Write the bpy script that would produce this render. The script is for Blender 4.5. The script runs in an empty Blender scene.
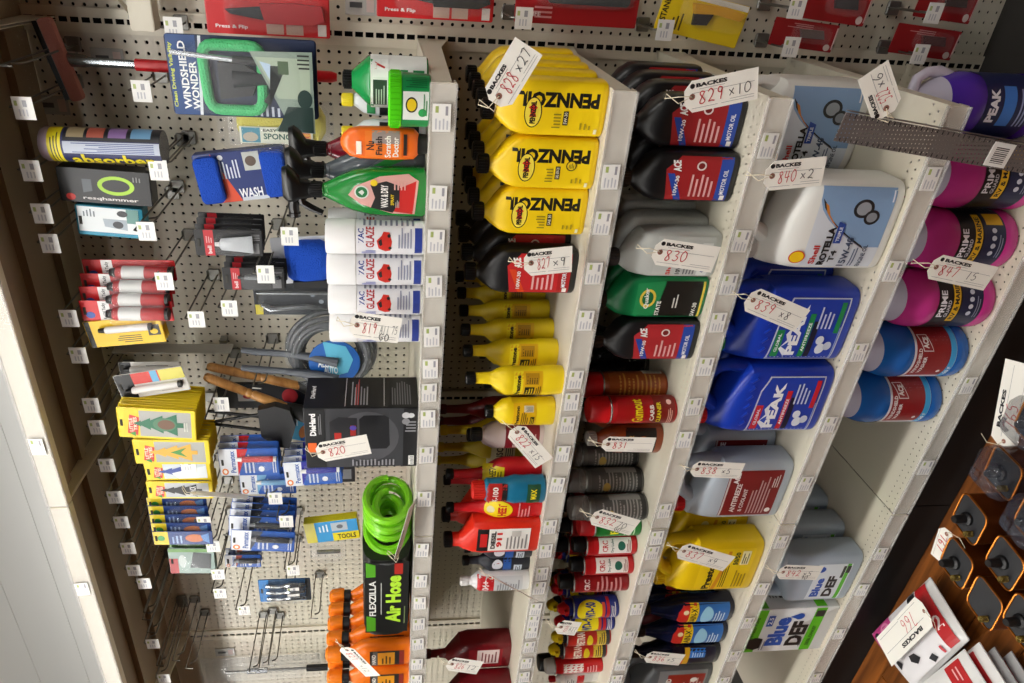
import bpy, bmesh, math, random
from mathutils import Vector, Matrix
random.seed(7)
sc = bpy.context.scene
COL = sc.collection
PI = math.pi

# ------------------------------------------------------------------ camera
CAM = Vector((0.18705, -1.82937, 1.60874))
RIGHT = Vector((0.05991, -0.09951, -0.99323))      # the photo is taken with the camera on its side
DOWN = Vector((-0.86706, -0.49820, -0.00239))
FWD = Vector((-0.49459, 0.86133, -0.11613))
FPX, PPX, PPY = 678.44, 460.61, 331.16
cd = bpy.data.cameras.new('camera')
cam = bpy.data.objects.new('camera', cd)
COL.objects.link(cam)
cd.sensor_width = 36.0
cd.lens = FPX * 36 / 1024
cd.shift_x = (512 - PPX) / 1024
cd.shift_y = -(341.5 - PPY) / 1024
cd.clip_start = 0.02
m = Matrix((RIGHT, -DOWN, -FWD)).transposed().to_4x4()
m.translation = CAM
cam.matrix_world = m
sc.camera = cam

# ------------------------------------------------------------------ light and exposure
sc.view_settings.view_transform = 'Standard'
sc.view_settings.look = 'None'
sc.view_settings.gamma = 1
sc.view_settings.use_curve_mapping = False
sc.view_settings.exposure = -0.6
w = bpy.data.worlds.new('store_air')
sc.world = w
w.use_nodes = True
w.node_tree.nodes['Background'].inputs[0].default_value = (1.0, 0.96, 0.9, 1)
w.node_tree.nodes['Background'].inputs[1].default_value = 0.02
CEIL = 3.3
def area_light(name, x, y, z, sx, sy, e, col=(1, .985, .955)):
    l = bpy.data.lights.new(name, 'AREA')
    l.shape = 'RECTANGLE'; l.size = sx; l.size_y = sy; l.energy = e; l.color = col
    o = bpy.data.objects.new(name, l); COL.objects.link(o)
    o.location = (x, y, z)
    return o
LAMPS = [(lx, ly) for ly in (-1.35, -4.0, 2.3) for lx in (-3.4, -0.7, 2.0)]
LAMP_Z = CEIL - 0.45
POWER = {(-3.4, -1.35): 95, (-0.7, -1.35): 62, (2.0, -1.35): 40, (-3.4, -4.0): 60, (-0.7, -4.0): 34, (2.0, -4.0): 8, (-3.4, 2.3): 60, (-0.7, 2.3): 60, (2.0, 2.3): 60}
for lx, ly in LAMPS:                                # bare-tube battens: light to both sides; uplights and back row added to brighten ceiling
    for s in (-1, 1):
        o = area_light('tube_light', lx, ly + s * .02, LAMP_Z - .11, 2.3, 0.14, POWER[lx, ly] / 2)
        o.rotation_euler = (s * .75, 0, 0)
    o = area_light('added_uplight', lx, ly, LAMP_Z + .03, 2.3, 0.22, 230 if ly > 0 else 25)  # upward light added to brighten the ceiling, strongest behind the gondola
    o.rotation_euler = (PI, 0, 0)

# ------------------------------------------------------------------ pixel helpers (a pixel gives a direction; depth from shelf or board)
def ray(px, py):
    return RIGHT * ((px - PPX) / FPX) + DOWN * ((py - PPY) / FPX) + FWD
def at(px, py, Y=None, Z=None):
    d = ray(px, py)
    t = (Y - CAM.y) / d.y if Y is not None else (Z - CAM.z) / d.z
    return CAM + d * t
def pix(p):
    c = Vector(p) - CAM
    f = c.dot(FWD)
    return PPX + FPX * c.dot(RIGHT) / f, PPY + FPX * c.dot(DOWN) / f

# ------------------------------------------------------------------ materials
MATS = {}
def lin(h):
    h = h.lstrip('#')
    v = [int(h[i:i + 2], 16) / 255 for i in (0, 2, 4)]
    return tuple((c / 12.92 if c <= .04045 else ((c + .055) / 1.055) ** 2.4) for c in v) + (1,)
def C(h, rough=.42, metal=0, alpha=1, trans=0, bump=0, bscale=60, coat=0, spec=.5):
    key = (h, rough, metal, alpha, trans, bump, bscale, coat, spec)
    if key in MATS: return MATS[key]
    mt = bpy.data.materials.new('mat_' + h.lstrip('#'))
    mt.use_nodes = True
    nt = mt.node_tree
    b = nt.nodes['Principled BSDF']
    b.inputs['Base Color'].default_value = lin(h)
    b.inputs['Roughness'].default_value = rough
    b.inputs['Metallic'].default_value = metal
    b.inputs['Alpha'].default_value = alpha
    b.inputs['Transmission Weight'].default_value = trans
    b.inputs['Coat Weight'].default_value = coat
    b.inputs['Specular IOR Level'].default_value = spec
    if bump:
        tc = nt.nodes.new('ShaderNodeTexCoord')
        n = nt.nodes.new('ShaderNodeTexNoise'); n.inputs['Scale'].default_value = bscale
        bp = nt.nodes.new('ShaderNodeBump'); bp.inputs['Strength'].default_value = bump
        bp.inputs['Distance'].default_value = .004
        nt.links.new(tc.outputs['Object'], n.inputs['Vector'])
        nt.links.new(n.outputs['Fac'], bp.inputs['Height'])
        nt.links.new(bp.outputs['Normal'], b.inputs['Normal'])
    MATS[key] = mt
    return mt
def mat_(x):
    return C(x) if isinstance(x, str) else x
def holes_mat(name, h, ax, pitch, r, band=None, off=(0, 0), stagger=False, rough=.5):
    """painted steel or hardboard with round punched holes: the hole is transparent"""
    mt = bpy.data.materials.new(name); mt.use_nodes = True
    nt = mt.node_tree; N = nt.nodes; L = nt.links
    b = N['Principled BSDF']; out = N['Material Output']
    b.inputs['Base Color'].default_value = lin(h); b.inputs['Roughness'].default_value = rough
    tc = N.new('ShaderNodeTexCoord'); sp = N.new('ShaderNodeSeparateXYZ')
    L.new(tc.outputs['Object'], sp.inputs[0])
    ns = N.new('ShaderNodeTexNoise'); ns.inputs['Scale'].default_value = 3.0; ns.inputs['Detail'].default_value = 5
    L.new(tc.outputs['Object'], ns.inputs['Vector'])
    mx = N.new('ShaderNodeMixRGB'); mx.blend_type = 'MULTIPLY'; mx.inputs[0].default_value = .12
    mx.inputs[1].default_value = lin(h); L.new(ns.outputs['Color'], mx.inputs[2]); L.new(mx.outputs[0], b.inputs['Base Color'])
    def mth(op, a, c=None):
        n = N.new('ShaderNodeMath'); n.operation = op
        for i, v in enumerate((a, c)):
            if v is None: continue
            if isinstance(v, (int, float)): n.inputs[i].default_value = v
            else: L.new(v, n.inputs[i])
        return n.outputs[0]
    u = mth('DIVIDE', mth('ADD', sp.outputs[ax[0]], off[0] + 200 * pitch), pitch)
    v = mth('DIVIDE', mth('ADD', sp.outputs[ax[1]], off[1] + 200 * pitch), pitch)
    if stagger:
        u = mth('ADD', u, mth('MULTIPLY', mth('FLOOR', mth('MODULO', v, 2.0)), .5))
    fu = mth('SUBTRACT', mth('FRACT', u), .5); fv = mth('SUBTRACT', mth('FRACT', v), .5)
    d = mth('SQRT', mth('ADD', mth('MULTIPLY', fu, fu), mth('MULTIPLY', fv, fv)))
    msk = mth('LESS_THAN', d, r / pitch)
    if band:
        tot = None
        for lo, hi in band:
            q = mth('MULTIPLY', mth('GREATER_THAN', sp.outputs[ax[1]], lo), mth('LESS_THAN', sp.outputs[ax[1]], hi))
            tot = q if tot is None else mth('ADD', tot, q)
        msk = mth('MULTIPLY', msk, tot)
    tr = N.new('ShaderNodeBsdfTransparent'); mix = N.new('ShaderNodeMixShader')
    L.new(msk, mix.inputs[0]); L.new(b.outputs[0], mix.inputs[1]); L.new(tr.outputs[0], mix.inputs[2])
    L.new(mix.outputs[0], out.inputs['Surface'])
    return mt
def wood_mat(name, c1, c2):
    mt = bpy.data.materials.new(name); mt.use_nodes = True
    nt = mt.node_tree; N = nt.nodes; L = nt.links; b = N['Principled BSDF']
    tc = N.new('ShaderNodeTexCoord'); mp = N.new('ShaderNodeMapping'); mp.inputs['Scale'].default_value = (1.2, 22, 22)
    n = N.new('ShaderNodeTexNoise'); n.inputs['Scale'].default_value = 2.2; n.inputs['Detail'].default_value = 8; n.inputs['Distortion'].default_value = .6
    oi = N.new('ShaderNodeObjectInfo')
    cr = N.new('ShaderNodeValToRGB'); cr.color_ramp.elements[0].color = lin(c1); cr.color_ramp.elements[1].color = lin(c2)
    cr.color_ramp.elements[0].position = .3; cr.color_ramp.elements[1].position = .72
    hs = N.new('ShaderNodeHueSaturation'); ma = N.new('ShaderNodeMath'); ma.operation = 'MULTIPLY_ADD'; ma.inputs[1].default_value = .35; ma.inputs[2].default_value = .82
    L.new(tc.outputs['Object'], mp.inputs[0]); L.new(mp.outputs[0], n.inputs['Vector']); L.new(n.outputs['Fac'], cr.inputs[0])
    L.new(oi.outputs['Random'], ma.inputs[0]); L.new(ma.outputs[0], hs.inputs['Value']); L.new(cr.outputs[0], hs.inputs['Color'])
    L.new(hs.outputs[0], b.inputs['Base Color']); b.inputs['Roughness'].default_value = .32
    return mt
def film(name, h, fac, rough=.12, bump=0., scale=30):
    """thin clear plastic: mostly transparent, with a glossy coat"""
    mt = bpy.data.materials.new(name); mt.use_nodes = True
    nt = mt.node_tree; N = nt.nodes; L = nt.links; b = N['Principled BSDF']
    b.inputs['Base Color'].default_value = lin(h); b.inputs['Roughness'].default_value = rough
    b.inputs['Alpha'].default_value = fac; b.inputs['Specular IOR Level'].default_value = .9
    if bump:
        tc = N.new('ShaderNodeTexCoord'); n = N.new('ShaderNodeTexNoise'); n.inputs['Scale'].default_value = scale; n.inputs['Distortion'].default_value = 1.5
        bp = N.new('ShaderNodeBump'); bp.inputs['Strength'].default_value = bump; bp.inputs['Distance'].default_value = .02
        L.new(tc.outputs['Object'], n.inputs['Vector']); L.new(n.outputs['Fac'], bp.inputs['Height']); L.new(bp.outputs['Normal'], b.inputs['Normal'])
    return mt
CREAM = '#d9d2c0'
M_STEEL = C('#8f8f8c', .3, 1)
M_WIRE = C('#77756f', .35, .9)
M_WHITE = C('#f1f0ec', .5)
M_PAPER = C('#f4f1e8', .7)
M_BLACK = C('#0d0d0e', .35)
M_CLEAR = film('clear_plastic', '#e9edf0', .07)
M_CHAN = film('price_channel_plastic', '#eceae6', .30, .12)
M_BAG = film('clear_bag', '#c9ced6', .13, .1, .9, 22)

# ------------------------------------------------------------------ mesh builder
class MB:
    def __init__(s): s.v = []; s.f = []; s.mi = []; s.m = []
    def idx(s, mt):
        mt = mat_(mt)
        if mt not in s.m: s.m.append(mt)
        return s.m.index(mt)
    def add(s, vs, fs, mt):
        k = len(s.v); i = s.idx(mt)
        s.v += [tuple(p) for p in vs]
        for f in fs: s.f.append(tuple(k + j for j in f)); s.mi.append(i)
        return s
    def box(s, cx, cy, cz, sx, sy, sz, mt, M=None):
        vs = [Vector((cx + a * sx / 2, cy + b * sy / 2, cz + c * sz / 2)) for a in (-1, 1) for b in (-1, 1) for c in (-1, 1)]
        if M: vs = [M @ p for p in vs]
        return s.add(vs, [(0, 1, 3, 2), (4, 6, 7, 5), (0, 4, 5, 1), (2, 3, 7, 6), (0, 2, 6, 4), (1, 5, 7, 3)], mt)
    def rbox(s, cx, cy, cz, sx, sy, sz, r, mt):
        """box with rounded vertical-plane corners (front outline rounded) and chamfered rim"""
        pts = []
        for k, (a, b) in enumerate(((1, 1), (-1, 1), (-1, -1), (1, -1))):
            for j in range(5):
                t = (k * 90 + j * 22.5) * PI / 180
                pts.append((a * (sx / 2 - r) + r * math.cos(t), b * (sz / 2 - r) + r * math.sin(t)))
        n = len(pts); c = min(r, sy) * .3; vs = []
        for (y, q) in ((-sy / 2, 1 - c * 2 / min(sx, sz)), (-sy / 2 + c, 1), (sy / 2 - c, 1), (sy / 2, 1 - c * 2 / min(sx, sz))):
            vs += [(cx + px * q, cy + y, cz + pz * q) for px, pz in pts]
        fs = [tuple(range(n)), tuple(reversed(range(3 * n, 4 * n)))]
        for l in range(3):
            for j in range(n):
                a, b = l * n + j, l * n + (j + 1) % n
                fs.append((b, a, a + n, b + n))
        return s.add(vs, fs, mt)
    def loft(s, secs, mt, n=24, M=None):
        vs = []; fs = []
        for (z, hx, hy, e, ox, oy) in secs:
            for k in range(n):
                t = 2 * PI * k / n
                st, ct = math.sin(t), math.cos(t)
                vs.append(Vector((ox + hx * math.copysign(abs(st) ** (2 / e), st), oy - hy * math.copysign(abs(ct) ** (2 / e), ct), z)))
        L = len(secs)
        for l in range(L - 1):
            for k in range(n):
                a, b = l * n + k, l * n + (k + 1) % n
                fs.append((a, b, b + n, a + n))
        fs.append(tuple(reversed(range(n)))); fs.append(tuple(range((L - 1) * n, L * n)))
        if M: vs = [M @ p for p in vs]
        return s.add(vs, fs, mt)
    def cyl(s, p, q, r0, r1, mt, n=14):
        return s.tube([p, q], [r0, r1], mt, n)
    def tube(s, path, r, mt, n=8, closed=False, flat=1):
        P = [Vector(p) for p in path]; K = len(P); vs = []; fs = []
        R = r if isinstance(r, (list, tuple)) else [r] * K
        prev = None
        for i in range(K):
            if closed: t = P[(i + 1) % K] - P[i - 1]
            else: t = P[min(i + 1, K - 1)] - P[max(i - 1, 0)]
            t.normalize()
            if prev is None:
                a = Vector((0, 0, 1)) if abs(t.z) < .9 else Vector((0, 1, 0))
                u = t.cross(a).normalized()
            else:
                u = (prev - t * prev.dot(t)).normalized()
            prev = u; w_ = t.cross(u)
            for k in range(n):
                an = 2 * PI * k / n
                vs.append(P[i] + (u * math.cos(an) + w_ * math.sin(an) * flat) * R[i])
        for i in range(K if closed else K - 1):
            for k in range(n):
                a, b = i * n + k, i * n + (k + 1) % n
                c, d = ((i + 1) % K) * n + (k + 1) % n, ((i + 1) % K) * n + k
                fs.append((a, d, c, b))
        if not closed:
            fs.append(tuple(range(n))); fs.append(tuple(reversed(range((K - 1) * n, K * n))))
        return s.add(vs, fs, mt)
    def prism(s, pts, y0, y1, mt):
        n = len(pts)
        vs = [(x, y0, z) for x, z in pts] + [(x, y1, z) for x, z in pts]
        fs = [tuple(range(n)), tuple(reversed(range(n, 2 * n)))] + [((i + 1) % n, i, i + n, (i + 1) % n + n) for i in range(n)]
        return s.add(vs, fs, mt)
    def obj(s, name, parent=None, smooth=35):
        me = bpy.data.meshes.new(name)
        me.from_pydata(s.v, [], s.f)
        for mt in s.m: me.materials.append(mt)
        me.polygons.foreach_set('material_index', s.mi)
        if smooth:
            me.polygons.foreach_set('use_smooth', [True] * len(s.f))
            me.set_sharp_from_angle(angle=math.radians(smooth))
        me.update()
        o = bpy.data.objects.new(name, me); COL.objects.link(o)
        if parent: o.parent = parent
        return o
def fixnormals(o):
    bm = bmesh.new(); bm.from_mesh(o.data); bmesh.ops.recalc_face_normals(bm, faces=bm.faces[:]); bm.to_mesh(o.data); bm.free()
def tag(o, label=None, cat=None, group=None, kind=None):
    if label: o['label'] = label
    if cat: o['category'] = cat
    if group: o['group'] = group
    if kind: o['kind'] = kind
    return o
def thing(name, label=None, cat=None, loc=(0, 0, 0), rz=0, group=None):
    o = bpy.data.objects.new(name, None); COL.objects.link(o)
    o.empty_display_size = .05
    o.location = loc; o.rotation_euler = (0, 0, rz)
    return tag(o, label, cat, group)
def copy_tree(o, parent=None):
    c = o.copy(); COL.objects.link(c)
    if parent: c.parent = parent
    for ch in o.children: copy_tree(ch, c)
    return c

# ------------------------------------------------------------------ printing on surfaces
TXT = {}
BOLD = {'PENNZOIL', 'ROTELLA', 'PEAK', 'Blue', 'DEF', 'Prestone', 'BACKES', 'WD-40', 'DieHard', 'Air Hose', 'ACE', 'HEET', 'DIESEL', '911'}
def text2d(s):
    if s in TXT: return TXT[s]
    cu = bpy.data.curves.new('lettering_curve', 'FONT'); cu.body = s; cu.resolution_u = 2; cu.offset = .05 if s in BOLD else .026
    cu.dimensions = '2D'; cu.fill_mode = 'FRONT'
    o = bpy.data.objects.new('lettering_curve', cu); COL.objects.link(o)
    dg = bpy.context.evaluated_depsgraph_get()
    me = bpy.data.meshes.new_from_object(o.evaluated_get(dg))
    vs = [(v.co.x, v.co.y) for v in me.vertices]; fs = [tuple(p.vertices) for p in me.polygons]
    bpy.data.objects.remove(o); bpy.data.curves.remove(cu); bpy.data.meshes.remove(me)
    x0 = min(v[0] for v in vs); x1 = max(v[0] for v in vs); y0 = min(v[1] for v in vs); y1 = max(v[1] for v in vs)
    vs = [((x - x0) / (x1 - x0) - .5, (y - y0) / (y1 - y0) - .5) for x, y in vs]
    TXT[s] = (vs, fs); return TXT[s]
DIG = {'0': [[(.5, 1), (.1, .7), (.15, .2), (.5, 0), (.9, .3), (.85, .8), (.5, 1)]], '1': [[(.5, 1), (.45, 0)]],
       '2': [[(.1, .8), (.4, 1), (.8, .8), (.6, .4), (.1, .05), (.5, .1), (.95, 0)]],
       '3': [[(.1, .9), (.6, 1), (.8, .75), (.4, .55), (.85, .3), (.5, 0), (.1, .1)]],
       '4': [[(.3, 1), (.1, .45), (.9, .5)], [(.7, .95), (.6, 0)]], '5': [[(.85, 1), (.3, .95), (.2, .6), (.7, .55), (.8, .2), (.4, 0), (.1, .1)]],
       '6': [[(.7, 1), (.25, .6), (.15, .2), (.5, 0), (.85, .25), (.5, .45), (.2, .3)]], '7': [[(.1, .95), (.85, 1), (.4, 0)]],
       '8': [[(.8, .85), (.45, 1), (.2, .8), (.8, .25), (.5, 0), (.15, .2), (.8, .85)]],
       '9': [[(.8, .85), (.4, 1), (.2, .7), (.6, .55), (.8, .85), (.6, 0)]], 'x': [[(.1, .65), (.8, .15)], [(.75, .7), (.15, .1)]],
       'A': [[(.1, 0), (.5, 1), (.85, 0)], [(.25, .4), (.75, .45)]], 'l': [[(.5, 1), (.4, 0), (.6, .05)]],
       'G': [[(.85, .85), (.4, 1), (.1, .5), (.5, 0), (.85, .2), (.8, .45), (.5, .45)]], 'O': [[(.5, 1), (.1, .6), (.3, .05), (.8, .15), (.85, .8), (.5, 1)]], ' ': []}
def strokes(s, h, th):
    """hand-written strokes as ribbons; returns verts, faces in a plane, height h"""
    vs = []; fs = []; x = 0
    for ch in s:
        for pl in DIG[ch]:
            P = [(x + a * h * .6 + random.uniform(-.03, .03) * h, b * h + random.uniform(-.03, .03) * h) for a, b in pl]
            Q = []
            for i in range(len(P) - 1):
                p0, p1, p2, p3 = P[max(i - 1, 0)], P[i], P[i + 1], P[min(i + 2, len(P) - 1)]
                for t in (0, .33, .66):
                    Q.append(tuple(.5 * (2 * p1[k] + (p2[k] - p0[k]) * t + (2 * p0[k] - 5 * p1[k] + 4 * p2[k] - p3[k]) * t * t + (3 * p1[k] - p0[k] - 3 * p2[k] + p3[k]) * t ** 3) for k in (0, 1)))
            Q.append(P[-1]); k0 = len(vs)
            for i, q in enumerate(Q):
                a = Q[max(i - 1, 0)]; b = Q[min(i + 1, len(Q) - 1)]
                dx, dy = b[0] - a[0], b[1] - a[1]; l = math.hypot(dx, dy) or 1
                vs += [(q[0] - dy / l * th / 2, q[1] + dx / l * th / 2), (q[0] + dy / l * th / 2, q[1] - dx / l * th / 2)]
            fs += [(k0 + 2 * i, k0 + 2 * i + 1, k0 + 2 * i + 3, k0 + 2 * i + 2) for i in range(len(Q) - 1)]
        x += h * (.72 if ch != ' ' else .4)
    return vs, fs, x
def surf_of(secs, kind):
    def S(x, z, off):
        z = min(max(z, secs[0][0]), secs[-1][0])
        for a, b in zip(secs, secs[1:]):
            if a[0] <= z <= b[0]: break
        t = (z - a[0]) / (b[0] - a[0]) if b[0] > a[0] else 0
        _, hx, hy, e, ox, oy = [p + (q - p) * t for p, q in zip(a, b)]
        if kind == 'cyl':
            an = x / hx
            return (ox + (hx + off) * math.sin(an), oy - (hy + off) * math.cos(an), z)
        q = min(abs(x - ox) / hx, .995)
        return (x, oy - hy * (1 - q ** e) ** (1 / e) - off, z)
    return S
def plane_surf(y):
    return lambda x, z, off: (x, y - off, z)
def tess(vs, fs, ml):
    """split long edges of a flat figure so that it can follow a curved wall"""
    bm = bmesh.new(); bv = [bm.verts.new((x, 0, y)) for x, y in vs]
    for f in fs:
        try: bm.faces.new([bv[i] for i in f])
        except ValueError: pass
    for _ in range(5):
        es = [e for e in bm.edges if e.calc_length() > ml]
        if not es: break
        bmesh.ops.triangulate(bm, faces=[f for f in bm.faces if len(f.verts) > 3])
        es = [e for e in bm.edges if e.calc_length() > ml]
        bmesh.ops.subdivide_edges(bm, edges=es, cuts=1)
    bmesh.ops.triangulate(bm, faces=[f for f in bm.faces if len(f.verts) > 4])
    bm.verts.index_update()
    out = [(v.co.x, v.co.z) for v in bm.verts], [tuple(v.index for v in f.verts) for f in bm.faces]
    bm.free(); return out
def print_ops(S, ops, W, H, parent, v0=0, first='label', curved=False, second='lettering', flat=False):
    """ops in fractions of width (u, from the centre) and height (v, from v0)"""
    base = None; mb2 = MB()
    for i, op in enumerate(ops):
        off = .0007 + .00014 * i; k = op[0]; mt = op[-1]
        mb = MB() if i == 0 else mb2
        figs = []
        if k == 'r':
            u0, a0, u1, a1 = op[1:5]; figs.append(([(u0, a0), (u1, a0), (u1, a1), (u0, a1)], [(0, 1, 2, 3)]))
        elif k == 'p':
            figs.append((op[1], [tuple(range(len(op[1])))]))
        elif k == 'e':
            u, v, ru, rv = op[1:5]
            figs.append(([(u + ru * math.cos(t * PI / 12), v + rv * math.sin(t * PI / 12)) for t in range(24)], [tuple(range(24))]))
        elif k == 't':
            s, u, v, du, dv, rot = op[1:7]; vs, fs = text2d(s); out = []
            for x, y in vs:
                if rot == 90: x, y = -y, x
                elif rot == -90: x, y = y, -x
                elif rot: y += x * math.tan(math.radians(rot)) * .8
                out.append((u + x * du, v + y * dv))
            figs.append((out, fs))
        elif k == 'l':
            u0, a0, u1, a1, n, vert = op[1:7]
            for j in range(n):
                ln = random.uniform(.6, 1)
                if vert:
                    x = u0 + (u1 - u0) * (j + .25) / n; x2 = x + (u1 - u0) * .42 / n; y = a0; y2 = a0 + (a1 - a0) * ln
                else:
                    y = a0 + (a1 - a0) * (j + .25) / n; y2 = y + (a1 - a0) * .42 / n; x = u0; x2 = u0 + (u1 - u0) * ln
                figs.append(([(x, y), (x2, y), (x2, y2), (x, y2)], [(0, 1, 2, 3)]))
        for vs, fs in figs:
            vs = [(a * W, (b - v0) * H) for a, b in vs]
            if not flat: vs, fs = tess(vs, fs, .009 if k != 't' else .012)
            mb.add([S(a, b, off) for a, b in vs], fs, mt)
        if i == 0:
            base = mb.obj(first, parent)
    if mb2.f: mb2.obj(second, base, smooth=0)
    return base
# ------------------------------------------------------------------ the place: floor, ceiling, gondola run
SZ = [1.522, 1.197, 0.901, 0.540, 0.194]           # deck heights, top to bottom
SD = [0.600, 0.600, 0.600, 0.600, 0.577]           # deck depths
UP = [1.08, -0.02, -1.115, -2.262, -3.40]          # uprights along the run
TOPZ, TOPD = 2.442, 0.464
PEG_H = 2.46
M_PEG = holes_mat('pegboard', '#d6cfbd', ('X', 'Z'), .0254, .0042)
M_FLOOR = wood_mat('varnished_wood', '#522a0e', '#965824')
M_CREAM = C(CREAM, .45, bump=.04, bscale=200)
M_DARKB = C('#2a2724', .8)

FL = -0.008
fl = MB(); fl.box(-1, -2.2, FL - .03, 9, 5.4, .03, M_DARKB)
floor = tag(fl.obj('floor'), kind='structure')
pw = .135; pm = None
for i in range(26):
    for jx in range(3):
        if pm is None:
            q = MB(); q.box(0, 0, -.007, 2.196, pw - .002, .014, M_FLOOR); pm = q.obj('plank', floor)
            o = pm
        else:
            o = pm.copy(); COL.objects.link(o)
        o.location = (-3.6 + jx * 2.2 + (i * .71) % 1.6, -.49 - (i + .5) * pw, FL)
ce = MB(); ce.box(-1, -1, CEIL + .03, 12, 9, .04, C('#8d8b86', .8))
ceiling = tag(ce.obj('ceiling'), kind='structure')
ys = [-5.5, -4.3, -3.1, -1.9, -.75, .425, .775, 1.95, 3.4]
for a, b in zip(ys, ys[1:]):
    q = MB(); q.box(0, 0, 0, 11.9, b - a - .005, .012, C('#eceae4', .7))
    o = q.obj('ceiling_panel', ceiling); o.location = (-1, (a + b) / 2, CEIL)
M_TUBE = bpy.data.materials.new('lit_tube'); M_TUBE.use_nodes = True
M_TUBE.node_tree.nodes['Principled BSDF'].inputs['Emission Color'].default_value = (1, .97, .92, 1)
M_TUBE.node_tree.nodes['Principled BSDF'].inputs['Emission Strength'].default_value = 6
for lx, ly in LAMPS:
    t = thing('ceiling_light', 'white fluorescent pendant fixture over the aisle', 'light', (lx, ly, LAMP_Z), 0, 'fluorescent pendant fixtures')
    q = MB(); q.box(0, 0, -.02, 2.4, .28, .05, C('#e8e8e4', .4)); q.obj('housing', t)
    for s in (-1, 1):
        q = MB(); q.tube([(-1.15, s * .07, -.075), (1.15, s * .07, -.075)], .013, M_TUBE); q.obj('tube', t)
        q = MB(); q.tube([(s * 1.0, 0, 0), (s * 1.0, 0, .445)], .004, M_STEEL, 6); q.obj('hanger', t)

# gondola: back panels, slotted uprights, base
gon = thing('gondola', 'cream slotted metal gondola frame with pegboard back panels', 'store fixture', (0, 0, 0))
for a, b in zip(UP[1:], UP):
    q = MB(); q.box((a + b) / 2, .003, PEG_H / 2 - .03, b - a - .044, .005, PEG_H + .07, M_PEG)
    q.obj('pegboard_panel', gon, smooth=0)
q = MB(); q.box(-1.1, .03, PEG_H / 2 - .03, 4.6, .006, PEG_H + .07, C('#0f0d0b', .9)); q.obj('back_panel', gon)
sl = MB(); n = int((PEG_H + .06) / .0254)
for s in (-1, 1):
    sl.box(s * .0165, -.006, PEG_H / 2 - .035, .021, .003, PEG_H + .07, M_CREAM)
    sl.box(s * .0255, .002, PEG_H / 2 - .035, .002, .018, PEG_H + .07, M_CREAM)
for k in range(n):
    sl.box(0, -.006, k * .0254 - .05, .013, .003, .006, M_CREAM)
upm = None
for x in UP:
    if upm is None: upm = sl.obj('upright', gon, smooth=0); o = upm
    else: o = upm.copy(); COL.objects.link(o)
    o.location = (x, 0, 0)

HOLE = {}
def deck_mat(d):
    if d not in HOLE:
        HOLE[d] = holes_mat('punched_deck', '#85765f' if d == TOPD else '#cfc8b6', ('X', 'Y'), .019, .0026, [(-d + .012, -d + .050), (-.06, -.02)], stagger=True, rough=.45)  # high deck is darker: the shade of its underside is put into the colour
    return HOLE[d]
def shelf(bay, z, d, label, top=False):
    x1, x0 = UP[bay] - .001, UP[bay + 1] + .001
    t = thing('shelf', label, 'shelf', (0, 0, 0)); W = x1 - x0; cx = (x0 + x1) / 2
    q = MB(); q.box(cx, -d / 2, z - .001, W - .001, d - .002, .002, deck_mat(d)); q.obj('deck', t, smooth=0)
    q = MB()
    for ry in (.28, .62, .84): q.box(cx, -d * ry, z - .012, W - .03, .028, .018, C('#85765f', .5) if d == TOPD else M_CREAM)  # high stiffeners carry the same painted-in underside shade
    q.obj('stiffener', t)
    q = MB()
    q.box(cx, -d + .001, z - .02, W - .002, .003, .044, M_CREAM)
    q.box(cx, -d + .012, z - .041, W - .002, .024, .003, M_CREAM)
    q.obj('lip', t)
    q = MB()
    q.box(cx, -d - .0035, z - .020, W - .004, .001, .044, M_CHAN)
    q.box(cx, -d - .0035, z + .003, W - .004, .007, .003, M_CHAN)
    q.box(cx, -d - .0035, z - .043, W - .004, .007, .003, M_CHAN)
    q.obj('price_channel', t)
    if z > .3:
        for s, x in ((1, x1 - .002), (-1, x0 + .002)):
            q = MB(); pts = [(-.002, -.003), (-d + .01, -.003), (-d + .01, -.035), (-.14, -.05), (-.002, -.075)]
            q.add([(x - .001, y, z + k) for y, k in pts] + [(x + .001, y, z + k) for y, k in pts],
                  [(0, 1, 2, 3, 4), (9, 8, 7, 6, 5)] + [(i, (i + 1) % 5 + 0, (i + 1) % 5 + 5, i + 5) for i in range(5)], M_CREAM)
            q.obj('bracket', t)
    return t
names = [['holding car wax, bottles of glaze and a black boxed charger', 'holding the lime air hose and orange bottles'],
         ['holding yellow motor oil and fuel additive bottles', 'holding red and dark red additive bottles'],
         ['holding black oil quarts and red spray cans', 'holding lubricant and cleaner spray cans'],
         ['holding white and blue fluid jugs', 'holding yellow antifreeze jugs and dark blue bottles'],
         ['at the bottom, holding pink and blue washer fluid', 'at the bottom, holding diesel fluid jugs and a box']]
for i in range(5):
    for bay in (1, 2):
        shelf(bay, SZ[i], SD[i], 'cream metal shelf ' + names[i][bay - 1])
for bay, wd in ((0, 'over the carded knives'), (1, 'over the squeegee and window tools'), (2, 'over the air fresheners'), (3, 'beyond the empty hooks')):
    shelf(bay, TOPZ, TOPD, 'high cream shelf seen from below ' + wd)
base = thing('plinth', 'black recessed plinth under the bottom shelf', 'plinth', (0, 0, 0))
for bay in (1, 2):
    q = MB(); q.box((UP[bay] + UP[bay + 1]) / 2, -.545, .0695, UP[bay] - UP[bay + 1] - .004, .01, .150, C('#0b0a0a', .7)); q.obj('kick_plate', base)
q = MB(); q.box((UP[1] + UP[3]) / 2, -.29, .062, UP[1] - UP[3] - .06, .46, .13, C('#171513', .8)); q.obj('base_frame', base)

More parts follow.
